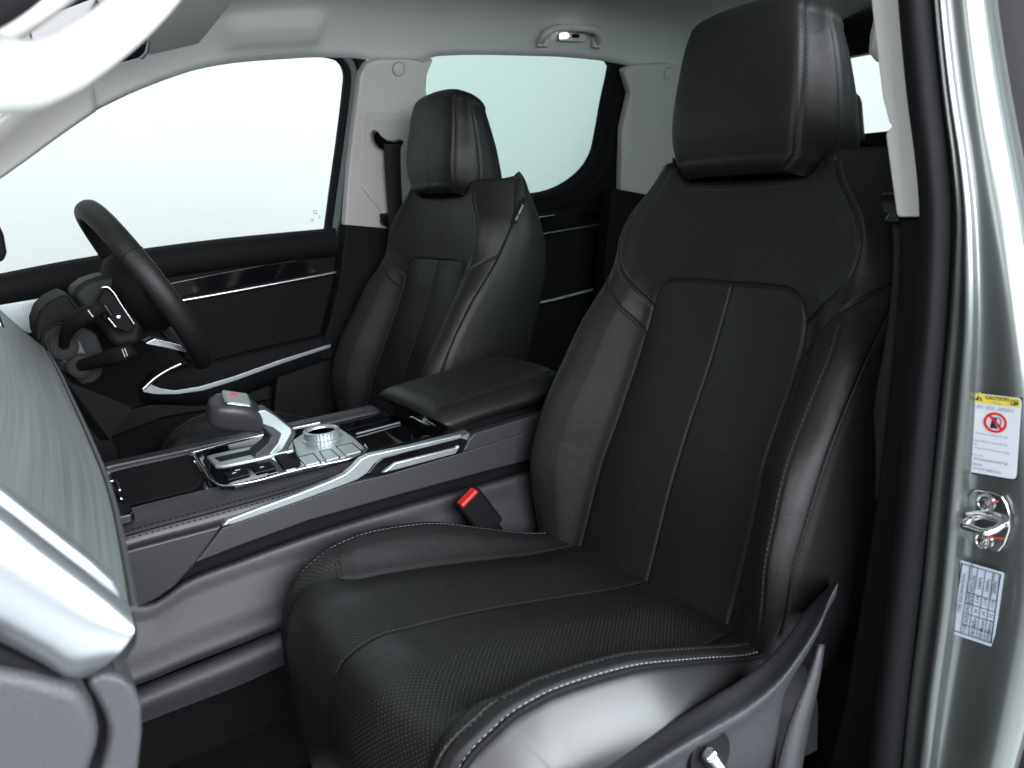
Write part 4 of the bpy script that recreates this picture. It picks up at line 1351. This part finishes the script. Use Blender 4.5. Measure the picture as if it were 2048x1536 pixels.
# ------------------------------------------------------------------ sun visor, mirror, near assist handle
vz = [at(300, 108, 'y', .55), at(404, 86, 'y', .50), at(474, 0, 'y', .25), at(520, -60, 'y', .12), at(250, -60, 'y', .20)]
sv = tag(prism('sun_visor', [at(296, 112, 'z', 1.268), at(400, 88, 'z', 1.285), at(472, 0, 'z', 1.300), at(530, -90, 'z', 1.302), at(240, -60, 'z', 1.268)], (.0, 0, .014), CLOTH, None, bevel=.005, seg=3),
         'pale grey driver sun visor folded up against the roof lining', 'sun visor')
mr = thing('rear_view_mirror', at(250, 110, 'y', .02), 'dark interior rear view mirror partly hidden behind the pale assist handle', 'mirror')
mcor = [at(170, 150, 'y', .05), at(285, 118, 'y', .05), at(296, 105, 'y', .05), at(301, 84, 'y', .05), at(292, 60, 'y', .05), at(190, 80, 'y', .05)]
prism('mirror_case', mcor, (-.03, -.02, 0), GLOSS, mr, bevel=.006, seg=3)
prism('mirror_rim', [at(286, 120, 'y', .051), at(299, 106, 'y', .051), at(303, 84, 'y', .051), at(297, 80, 'y', .051), at(293, 103, 'y', .051), at(283, 114, 'y', .051)], (-.004, -.004, 0), PLASTIC_GREY, mr, bevel=.001)
prism('sensor_pod', [at(60, 60, 'y', .10), at(110, 20, 'y', .10), at(190, -10, 'y', .10), at(230, 40, 'y', .10), at(150, 90, 'y', .10), at(70, 110, 'y', .10)], (-.05, .03, 0), GLOSS, mr, bevel=.004)

ah = thing('assist_handle', at(200, 120, 'y', -.75), 'big pale grey assist handle on the near windscreen pillar, blurred in the top left corner', 'grab handle')
tube('handle_bar', pix([(-190, 150), (-90, 146), (-20, 146), (50, 150), (120, 130), (190, 88), (252, 38), (304, -16), (360, -90)], 'y', -.765), [.020, .019, .0175, .0135, .0118, .0114, .0112, .0112, .0112], TRIM, ah, seg=24, n=50, upv=(0, 1, 0))
tube('handle_foot', pix([(-190, 200), (-150, 150), (-120, 110)], 'y', -.755), .016, TRIM, ah, seg=20, n=12)

# ------------------------------------------------------------------ dashboard
dash = thing('dashboard', (-.95, -.1, .3), 'long dashboard with brushed grey panel and silver end cap at the left edge', 'dashboard')
BR = mat('brushed_grey_panel', (.15, .165, .16), .42, metal=.25)
nt = BR.node_tree
tcn = nt.nodes['Texture Coordinate']
mp = nt.nodes.new('ShaderNodeMapping')
mp.inputs['Scale'].default_value = (22, .9, 1)
tn = nt.nodes.new('ShaderNodeTexNoise')
tn.inputs['Scale'].default_value = 3.0
tn.inputs['Detail'].default_value = 6
cr_ = nt.nodes.new('ShaderNodeMapRange')
cr_.inputs['From Min'].default_value, cr_.inputs['From Max'].default_value = .3, .7
cr_.inputs['To Min'].default_value, cr_.inputs['To Max'].default_value = .72, 1.3
mc = nt.nodes.new('ShaderNodeMix')
mc.data_type = 'RGBA'
mc.blend_type = 'MULTIPLY'
mc.inputs['Factor'].default_value = 1
mc.inputs['A'].default_value = (.15, .165, .16, 1)
nt.links.new(tcn.outputs['UV'], mp.inputs[0])
nt.links.new(mp.outputs[0], tn.inputs['Vector'])
nt.links.new(tn.outputs['Fac'], cr_.inputs['Value'])
nt.links.new(cr_.outputs[0], mc.inputs['B'])
nt.links.new(mc.outputs['Result'], nt.nodes['Principled BSDF'].inputs['Base Color'])

rg_px = [(262, 1215), (248, 1130), (215, 975), (178, 880), (140, 795), (112, 735), (92, 700)]
rg_z = [.792, .797, .80, .803, .806, .808, .81]
ridge = np.array([at(x, y, 'z', z) for (x, y), z in zip(rg_px, rg_z)])
ridge = spline(ridge, 60)
up_d = np.array((-.085, -.012, .125))


def end_fade(k):
    return np.array((.0, .0, .0))


top_ = ridge + up_d * 1.0
R0 = [ridge + np.array((.0, 0, -.004)), ridge + np.array((-.002, 0, .004)), ridge + up_d * .10, ridge + up_d * .5, top_]
rows('brushed_panel', R0, BR, dash, m_=20)
# bright edge line along the ridge
tube('panel_edge', ridge[::2] + np.array((.0015, 0, -.001)), .0022, PLASTIC_GREY, dash, seg=8)
# silver beam under the panel with its rounded near end
e0 = at(268, 1236, 'z', .784)
beam = []
for q in (0, 1):
    pass
capp = pix([(-60, 962), (0, 1003), (100, 1082), (200, 1160), (246, 1200), (260, 1220), (267, 1243), (265, 1266), (250, 1292), (215, 1326), (190, 1346), (165, 1357), (140, 1354), (110, 1338), (60, 1311), (0, 1284), (-60, 1260)], 'y', -.752)
capm = mat('satin_silver_paint', (.50, .53, .56), .30, metal=.85)
prism('end_cap_core', [p + np.array((0, .030, 0)) for p in capp], (.0, .05, -.01), capm, dash, bevel=.006, seg=4)
cr0 = [([(-60, 962), (0, 1003), (100, 1082), (200, 1160), (258, 1212)], -.722), ([(-60, 972), (0, 1013), (100, 1090), (198, 1167), (262, 1222)], -.738), ([(-60, 996), (0, 1036), (96, 1112), (192, 1184), (266, 1240)], -.748),
       ([(-60, 1060), (0, 1098), (92, 1165), (184, 1230), (266, 1266)], -.753), ([(-60, 1150), (0, 1185), (86, 1240), (172, 1284), (250, 1292)], -.753), ([(-60, 1215), (0, 1248), (82, 1294), (156, 1330), (218, 1324)], -.746),
       ([(-60, 1250), (0, 1278), (80, 1320), (146, 1352), (186, 1346)], -.730), ([(-60, 1260), (0, 1287), (80, 1328), (140, 1358), (170, 1357)], -.705)]
rows('silver_end_cap', [pix(q, 'y', v) for q, v in cr0], capm, dash, n=40, m_=50)
Rb = [ridge + np.array((.001, 0, -.006)), ridge + np.array((.000, 0, -.02)), ridge + np.array((-.010, 0, -.034)), ridge + np.array((-.03, 0, -.045))]
rows('silver_beam', Rb, SILVER, dash, m_=16)
# lower dash, glove box and end panel
low_ = ridge + np.array((-.012, .03, -.05))
rows('lower_dash', [ridge + np.array((-.03, .0, -.044)), low_, ridge + np.array((-.012, .05, -.14)), ridge + np.array((-.03, .06, -.25)), ridge + np.array((-.09, .06, -.36)), ridge + np.array((-.30, .06, -.45))], PLASTIC_GREY, dash, m_=30)
gb = prism('glove_box', pix([(-60, 1330), (60, 1352), (150, 1380), (170, 1395), (195, 1440), (200, 1470), (196, 1500), (170, 1580), (-60, 1620)], 'y', -.735), (0, .06, 0), PLASTIC_GREY, dash, bevel=.008, seg=4)
prism('upper_end_panel', pix([(-60, 1270), (0, 1294), (120, 1350), (140, 1372), (60, 1402), (-60, 1440)], 'y', -.728), (0, .06, 0), PLASTIC, dash, bevel=.006)
prism('end_panel', pix([(170, 1368), (200, 1346), (240, 1352), (268, 1370), (284, 1410), (286, 1470), (276, 1560), (240, 1660), (160, 1660), (196, 1560), (214, 1490), (216, 1462), (208, 1432), (190, 1398)], 'y', -.715), (.0, .08, 0), PLASTIC_GREY, dash, bevel=.009, seg=4)
prism('panel_gap', pix([(150, 1362), (190, 1350), (225, 1380), (232, 1460), (220, 1560), (160, 1640), (140, 1500)], 'y', -.70), (.0, .05, 0), BLACK, dash, bevel=.002)
# dash top towards the windscreen
rows('dash_top', [top_ + np.array((0, 0, -.004)), top_ + np.array((-.06, 0, .02)), top_ + np.array((-.25, 0, .0)), top_ + np.array((-.30, 0, -.2))], PLASTIC, dash, m_=12)
# driver side of the dash
prism('driver_dash_side', pix([(-80, 600), (30, 660), (90, 690), (140, 760), (205, 835), (240, 900), (255, 980), (120, 1000), (-80, 900)], 'y', .30), (-.04, .45, 0), PLASTIC, dash, bevel=.01)
ds = prism('knee_panel', pix([(62, 700), (140, 765), (205, 790), (265, 815), (220, 880), (130, 760)], 'y', .285), (-.02, .02, 0), PLASTIC, dash, bevel=.004)

scn = thing('touchscreen', at(30, 720, 'y', .02), 'dark dashboard screen with a bright chrome edge at the left border', 'screen')
prism('screen_slab', pix([(-90, 560), (0, 628), (55, 775), (50, 782), (-90, 770)], 'y', .03), (-.012, .05, .006), SCREEN, scn, bevel=.003)
tube('screen_edge', pix([(-40, 560), (0, 650), (30, 718), (56, 779)], 'y', .026), .0026, CHROME, scn, seg=8)

# ------------------------------------------------------------------ steering column and wheel
colm = thing('steering_column', at(190, 680, 'y', .42), 'dark steering column shroud with two stalks and round boots behind the wheel', 'steering column')
prism('shroud_upper', pix([(140, 592), (152, 575), (170, 562), (195, 553), (235, 545), (285, 548), (300, 580), (285, 690), (230, 700), (200, 660), (165, 628)], 'y', .375), (0, .11, 0), PLASTIC_GREY_DARK, colm, bevel=.016, seg=5)
prism('instrument_hood', pix([(68, 650), (78, 622), (98, 602), (128, 588), (146, 596), (168, 624), (150, 640), (110, 650), (84, 690), (70, 680)], 'y', .345), (0, .16, 0), PLASTIC, colm, bevel=.012, seg=4)
prism('shroud_lower', pix([(81, 690), (86, 664), (100, 648), (128, 640), (160, 650), (195, 668), (214, 720), (207, 750), (190, 768), (172, 771), (152, 764), (100, 718)], 'y', .345), (0, .10, 0), PLASTIC_GREY_DARK, colm, bevel=.006, seg=3)
prism('boot_plate', pix([(100, 702), (104, 690), (150, 676), (160, 684), (178, 722), (168, 740), (148, 742)], 'y', .3425), (0, .004, 0), PLASTIC_GREY, colm, bevel=.001)
tube('shroud_ring', spline(pix([(150, 645), (112, 648), (90, 664), (85, 690), (100, 714), (145, 752), (168, 768)], 'y', .342), 50), .0024, BLACK, colm, seg=8)
for px, r in (((126, 692), .0205), ((160, 731), .0185)):
    c_ = np.array(at(*px, 'y', .333))
    lathe('stalk_boot', [(.004, -.003), (r * .55, -.006), (r * .78, -.003), (r * .95, -.003), (r, .002), (r * 1.12, .002), (r * 1.16, -.002)], c_, (-.1, -1, .15), BLACK, colm, seg=32)
tube('wiper_stalk', [at(128, 692, 'y', .338), at(133, 668, 'y', .315), at(148, 645, 'y', .295), at(172, 630, 'y', .28), at(196, 618, 'y', .27), at(204, 614, 'y', .268)], [.008, .009, .012, .015, .014, .011], PLASTIC, colm, seg=16, n=30)
tube('light_stalk', [at(162, 731, 'y', .338), at(185, 725, 'y', .32), at(225, 714, 'y', .29), at(262, 703, 'y', .27), at(268, 701, 'y', .268)], [.010, .011, .013, .0145, .011], PLASTIC, colm, seg=16, n=30)
for dx in (0, 5):
    tube('stalk_mark', [at(244 + dx, 698 - dx * .4, 'y', .258), at(250 + dx, 714 - dx * .4, 'y', .258)], .0007, BADGE_TXT, colm, seg=5)
tube('wiper_mark', [at(176, 620, 'y', .262), at(186, 634, 'y', .262)], .0010, BADGE_TXT, colm, seg=5)
tube('hood_slot', [at(140, 598, 'y', .342), at(158, 622, 'y', .342)], .0022, BLACK, colm, seg=8)

wh = thing('steering_wheel', (-.646, .43, .88), 'black leather steering wheel seen edge on in front of the far window', 'steering wheel')
wc = np.array((-.643, .43, .880))
wd_ = _n((.166, 0, -.333))
wy = np.array((0, 1, 0.))
wn = np.cross(wd_, wy)
wn = wn if wn[0] > 0 else -wn
RW = .166
rim = [wc + RW * (math.cos(t) * -wd_ + math.sin(t) * wy) for t in np.linspace(0, 2 * math.pi, 97)[:-1]]
V, Fc = [], []
for i, p in enumerate(rim):
    rad = _n(p - wc)
    for k in range(18):
        a = 2 * math.pi * k / 18
        V.append(p + rad * .0165 * math.cos(a) + wn * .0205 * math.sin(a))
for i in range(96):
    j = (i + 1) % 96
    for k in range(18):
        l = (k + 1) % 18
        Fc.append((i * 18 + k, i * 18 + l, j * 18 + l, j * 18 + k))
rm = mesh('rim', V, Fc, LEATHER, wh, smooth=True)
for ang in (-62, -118, 62, 118):
    t = math.radians(ang)
    p = wc + RW * (math.cos(t) * -wd_ + math.sin(t) * wy)
    rad = _n(p - wc)
    ringp = [p + rad * .0168 * math.cos(a) + wn * .0208 * math.sin(a) for a in np.linspace(0, 2 * math.pi, 25)[:-1]]
    tube('rim_seam', ringp, .0008, BLACK, rm, seg=5, closed=True)
hub = []
for rr, hh in ((.001, .034), (.05, .034), (.076, .026), (.085, .008), (.085, -.015), (.065, -.04), (.001, -.05)):
    hub.append([wc + wn * (hh - .012) + rr * (1.12 * math.cos(t) * wy + .95 * math.sin(t) * wd_) for t in np.linspace(0, 2 * math.pi, 41)[:-1]])
rows('hub', hub, PLASTIC, wh, close=True)
for q in (-1, 1):
    sp1 = [wc + wy * q * .05 - wd_ * .005, wc + wy * q * .10, wc + wy * q * .155 + wd_ * .0]
    tube('spoke', [p + wn * -.008 for p in sp1], .020, PLASTIC, wh, seg=14, flat=.45, n=12, upv=tuple(wd_))
    sk = wh.children
tube('spoke', [wc + wd_ * .05 - wn * .012, wc + wd_ * .11 - wn * .012, wc + wd_ * .158 - wn * .002], [.034, .028, .022], SOFT_GREY, wh, seg=14, flat=.4, n=12, upv=tuple(wy))
prism('spoke_trim', pix([(292, 686), (310, 677), (362, 690), (376, 706), (330, 695), (292, 688)], 'y', .40), (0, .05, 0), CHROME, wh, bevel=.0015)
# switch pod on the near spoke with its bright edge
pod = prism('switch_pod', pix([(196, 604), (212, 575), (228, 588), (250, 620), (272, 652), (262, 668), (236, 660), (206, 640)], 'y', .335), (.0, .03, 0), PLASTIC, wh, bevel=.004)
tube('pod_edge', spline(pix([(204, 575), (214, 574), (224, 582), (240, 606), (268, 648)], 'y', .332), 30), .0026, CHROME, pod, seg=8)
tube('pod_roller', pix([(208, 610), (222, 630)], 'y', .330), .0046, GLOSS, pod, seg=12)
tube('pod_roller', pix([(216, 636), (231, 654)], 'y', .331), .0028, STEEL, pod, seg=10)
lathe('pod_button', [(.0035, 0), (.003, .002), (0, .0024)], at(237, 634, 'y', .334), (0, -1, 0), STEEL, pod, seg=14)

# ------------------------------------------------------------------ striker and stickers on the pillar
PF0 = np.array((-.132, -.83, .8))


def pillar_frame(px):
    """point and normal of the pillar skin under a pixel"""
    dg = bpy.context.evaluated_depsgraph_get()
    d = Vector(ray(*px))
    ok, loc, nor, i, ob, mx = SC.ray_cast(dg, Vector(CAM), d)
    return np.array(loc), np.array(nor)


bpy.context.view_layer.update()


def ray_on(obj, px):
    mw = placed(obj).inverted()
    o_ = mw @ Vector(CAM)
    d_ = (mw.to_3x3() @ Vector(ray(*px))).normalized()
    ok, loc, nor, i = obj.ray_cast(o_, d_, distance=5)
    if not ok:
        raise RuntimeError('no hit')
    p = placed(obj) @ loc
    n_ = np.array(nor)
    if np.dot(n_, ray(*px)) > 0:
        n_ = -n_
    return np.array(p), n_


def sticker_plane(px):
    """plane through three points on the pillar skin"""
    P3 = [ray_on(pil, q)[0] for q in px]
    nn = _n(np.cross(P3[1] - P3[0], P3[2] - P3[0]))
    if np.dot(nn, CAM - P3[0]) < 0:
        nn = -nn
    return np.mean(P3, 0) + nn * .0022, nn


p0, nn = sticker_plane([(1958, 800), (2010, 870), (1950, 940)])
sq = lambda x, y, l=0.0: atp(x, y, p0 + nn * l, nn)
cs = thing('caution_sticker', sq(1990, 870), 'white airbag caution sticker with a yellow band and red prohibition ring on the silver pillar', 'sticker')
cor = [(1945, 794), (1947, 788), (1952, 786), (2038, 796), (2042, 800), (2043, 806), (2033, 950), (2030, 957), (2024, 958), (1942, 944), (1938, 940), (1937, 934)]
prism('sticker_sheet', [sq(x, y) for x, y in cor], nn * -.0006, WHITE, cs, bevel=0)
mesh('sticker_border', [sq(x, y, -.0002) for x, y in ((1943, 784), (2046, 795), (2035, 961), (1935, 947))], [(0, 1, 2, 3)], INK, cs)
mesh('yellow_band', [sq(x, y, .0003) for x, y in ((1946, 795), (1948, 789), (1953, 787.5), (2037, 797), (2041, 801), (2041.5, 815), (1945, 804))], [tuple(range(7))], YELLOW, cs)
ux = _n(sq(2041, 806) - sq(1946, 795))
uy = _n(sq(1946, 795) - sq(1938, 935))
uy = _n(uy - ux * 0)
PXM = np.linalg.norm(sq(2041, 806) - sq(1946, 795)) / 96.0        # metres per picture pixel on the sticker
PYM = np.linalg.norm(sq(1946, 795) - sq(1938, 935)) / 140.0
mesh('warning_triangle', [sq(x, y, .0006) for x, y in ((1950, 800), (1958.5, 789.5), (1965, 802))], [(0, 1, 2)], INK, cs)
text('warning_mark', '!', .011, sq(1956.2, 799.5, .0004), ux, uy, YELLOW, cs, lift=.0006, bold=.0003)
text('heading', 'CAUTION', 9.5 * PYM, sq(1971, 797.5, .0004), ux, uy, INK, cs, bold=.0001)
text('heading', '小心', 8.5 * PYM, sq(1985, 808.5, .0003), ux, uy, GREYINK, cs)
bkp = [(2022, 800), (2028, 802), (2036, 801.5), (2036.5, 809.5), (2029, 811), (2022, 808.5)]
tube('manual_icon', [sq(x, y, .0006) for x, y in bkp], .0004, INK, cs, seg=5, closed=True)
tube('manual_icon', [sq(2029, 802, .0006), sq(2029, 811, .0006)], .0004, INK, cs, seg=5)
lathe('manual_icon', [(.0012, 0), (0, .0003)], sq(2033, 807, .0006), nn, INK, cs, seg=8)
text('sticker_print', 'SRS  SIDE  AIRBAG', 8.6 * PYM, sq(1953, 815.5, .0003), ux, uy, GREYINK, cs)
ring_c = (1990.5, 845.5)
rp = [sq(ring_c[0] + 23.5 * math.cos(t), ring_c[1] + 20.5 * math.sin(t) + 2.0 * math.cos(t), .0005) for t in np.linspace(0, 2 * math.pi, 49)[:-1]]
rq = [sq(ring_c[0] + 18.2 * math.cos(t), ring_c[1] + 15.6 * math.sin(t) + 1.6 * math.cos(t), .0005) for t in np.linspace(0, 2 * math.pi, 49)[:-1]]
mesh('prohibition_ring', rp + rq, [(i, (i + 1) % 48, 48 + (i + 1) % 48, 48 + i) for i in range(48)], RED, cs)
mesh('seated_figure', [sq(x, y, .0004) for x, y in ((1984, 838), (1988, 834), (1993, 836), (1994, 842), (1990, 848), (1996, 858), (1980, 856), (1981, 850))], [tuple(range(8))], INK, cs)
tube('airbag_outline', [sq(x, y, .0005) for x, y in ((1994, 836), (2000, 838), (2002, 844), (1999, 851), (1994, 852))], .0004, INK, cs, seg=5, n=20)
mesh('prohibition_bar', [sq(x, y, .0007) for x, y in ((1975, 829), (1979, 826.5), (2007, 860), (2003, 863))], [(0, 1, 2, 3)], RED, cs)
for (x, y), s in (((1946, 866), '\u2022   Please do not block the side'), ((1944, 880.5), 'airbag installation area with seat'), ((1943, 888), 'cover.'), ((1944, 895), '\u2022   Please do not lean upon airbag'), ((1942, 908.5), 'deploy area.'),
                  ((1942, 917), '\u2022  \u8bf7\u4e0d\u8981\u7528\u5ea7\u6905\u5957\u906e\u6321\u4fa7\u6c14\u56ca'), ((1941.5, 928), '\u5b89\u88c5\u533a\u57df\u3002'), ((1941, 936), '\u2022  \u8bf7\u52ff\u4f9d\u9760\u6c14\u56ca\u5c55\u5f00\u533a\u57df\u3002')):
    cjk = ord(s[-2]) > 0x2fff
    text('sticker_print', s, (5.4 if cjk else 5.2) * PYM, sq(x, y, .0003), ux, uy, GREYINK, cs)

p1, n1 = sticker_plane([(1925, 1130), (1995, 1180), (1915, 1260)])
sq = lambda x, y, l=0.0: atp(x, y, p1 + n1 * l, n1)
ts = thing('tyre_sticker', sq(1950, 1207), 'pale tyre information sticker with a ruled table, tilted on the silver pillar below the striker', 'sticker')
prism('sticker_sheet', [sq(x, y) for x, y in ((1919, 1120), (2005, 1145), (2008, 1149), (1987, 1291), (1984, 1294), (1900, 1266), (1897, 1262), (1915, 1122))], n1 * -.0006, PALE, ts, bevel=0)


def line(a, b, w=.0003, nme='table_rule'):
    tube(nme, [sq(*a, .0003), sq(*b, .0003)], w, INK, ts, seg=4)


fA, fB, fC, fD = (1924, 1127), (2001, 1149), (1982, 1286), (1904, 1260)   # frame corners: top left, top right, low right, low left
tube('table_frame', [sq(*q, .0003) for q in (fA, fB, fC, fD)], .0007, INK, ts, seg=5, closed=True)


def grid(u, v):
    """u across the sticker (0 left .. 1 right), v down its length"""
    a = np.array(fA) * (1 - u) + np.array(fB) * u
    b = np.array(fD) * (1 - u) + np.array(fC) * u
    return tuple(a * (1 - v) + b * v)


for u in (.22, .42, .62, .82):
    line(grid(u, .0 if u > .3 else .0), grid(u, 1))
for v in (.39, .55, .70, .87):
    line(grid(.22, v), grid(1, v))
tu = _n(sq(*grid(.5, 0)) - sq(*grid(.5, 1)))      # reading direction: bottom to top
tv = _n(sq(*grid(0, .5)) - sq(*grid(1, .5)))
tlen = np.linalg.norm(sq(*grid(.5, 0)) - sq(*grid(.5, 1)))
for s, u, v, z in (('TYRE INFORMATION', .155, .72, .050), ('TYPE', .36, .985, .055), ('SIZE', .36, .83, .055), ('SPEED', .36, .69, .05), ('LOAD', .32, .54, .046), ('INDEX', .405, .54, .046), ('COLD INFLATION', .31, .385, .044), ('PRESSURE', .40, .36, .044),
                   ('FRONT', .57, .985, .055), ('265/60R18', .57, .865, .034), ('H', .57, .64, .055), ('114', .57, .50, .055), ('240kPa', .57, .30, .05), ('REAR', .77, .985, .055), ('265/60R18', .77, .865, .034), ('H', .77, .64, .055), ('114', .77, .50, .055), ('240kPa', .77, .30, .05),
                   ('SPARE', .95, .985, .05), ('265/60R18', .95, .865, .034), ('H', .95, .64, .055), ('114', .95, .50, .055), ('260kPa', .95, .30, .05), ('260kPa(FULL LOAD)', .87, .37, .034)):
    text('sticker_print', s, z * tlen * 1.25, sq(*grid(u, v), .0003), tu, tv, INK, ts)

p2, n2 = sticker_plane([(1960, 1000), (2000, 1040), (1950, 1085)])
sq = lambda x, y, l=0.0: atp(x, y, p2 + n2 * l, n2)
stk = thing('door_striker', sq(1970, 1045), 'bright steel door striker loop on a rounded plate with two bolts on the pillar', 'door latch')
pl = [(1928, 1020), (1932, 1000), (1942, 984), (1952, 980), (1985, 985), (2002, 992), (2012, 1008), (2020, 1036), (2018, 1062), (2008, 1090), (1996, 1104), (1985, 1102), (1950, 1092), (1932, 1076), (1926, 1050)]
prism('striker_plate', [sq(x, y, .003) for x, y in pl], n2 * -.004, STEEL, stk, bevel=.0012)
for c in ((1972, 1005), (1968, 1081)):
    c3 = sq(*c, .003)
    bolt = lathe('bolt', [(.0088, .0), (.0088, .0016), (.0072, .0022), (.0060, .0012), (.0040, .0014), (.0036, .0052), (0, .0056)], c3, n2, STEEL, stk, seg=30)
    d_ = sq(c[0] + 26, c[1] + 3, .0032) - sq(*c, .0032)
    tube('paint_mark', [sq(c[0] + 8, c[1] + (-1 if c[1] < 1040 else -6), .0085 if False else .0062), sq(c[0] + 20, c[1] + (-2 if c[1] < 1040 else -5), .004), sq(c[0] + (24 if c[1] < 1040 else 40), c[1] + (-2 if c[1] < 1040 else -3), .0034)], [.0010, .0009, .0005], REDMARK, stk, seg=6)
tube('striker_loop', [sq(1942, 1036, .001), sq(1938, 1040, .014), sq(1928, 1052, .022), sq(1940, 1056, .024), sq(1975, 1064, .024), sq(1988, 1060, .018), sq(2004, 1050, .008), sq(2008, 1046, .001)], .0036, STEEL, stk, seg=14, n=40)
tube('striker_bridge', [sq(1936, 1030, .004), sq(1960, 1030, .006), sq(2000, 1042, .006), sq(2012, 1048, .004)], .0030, STEEL, stk, seg=12, n=20)
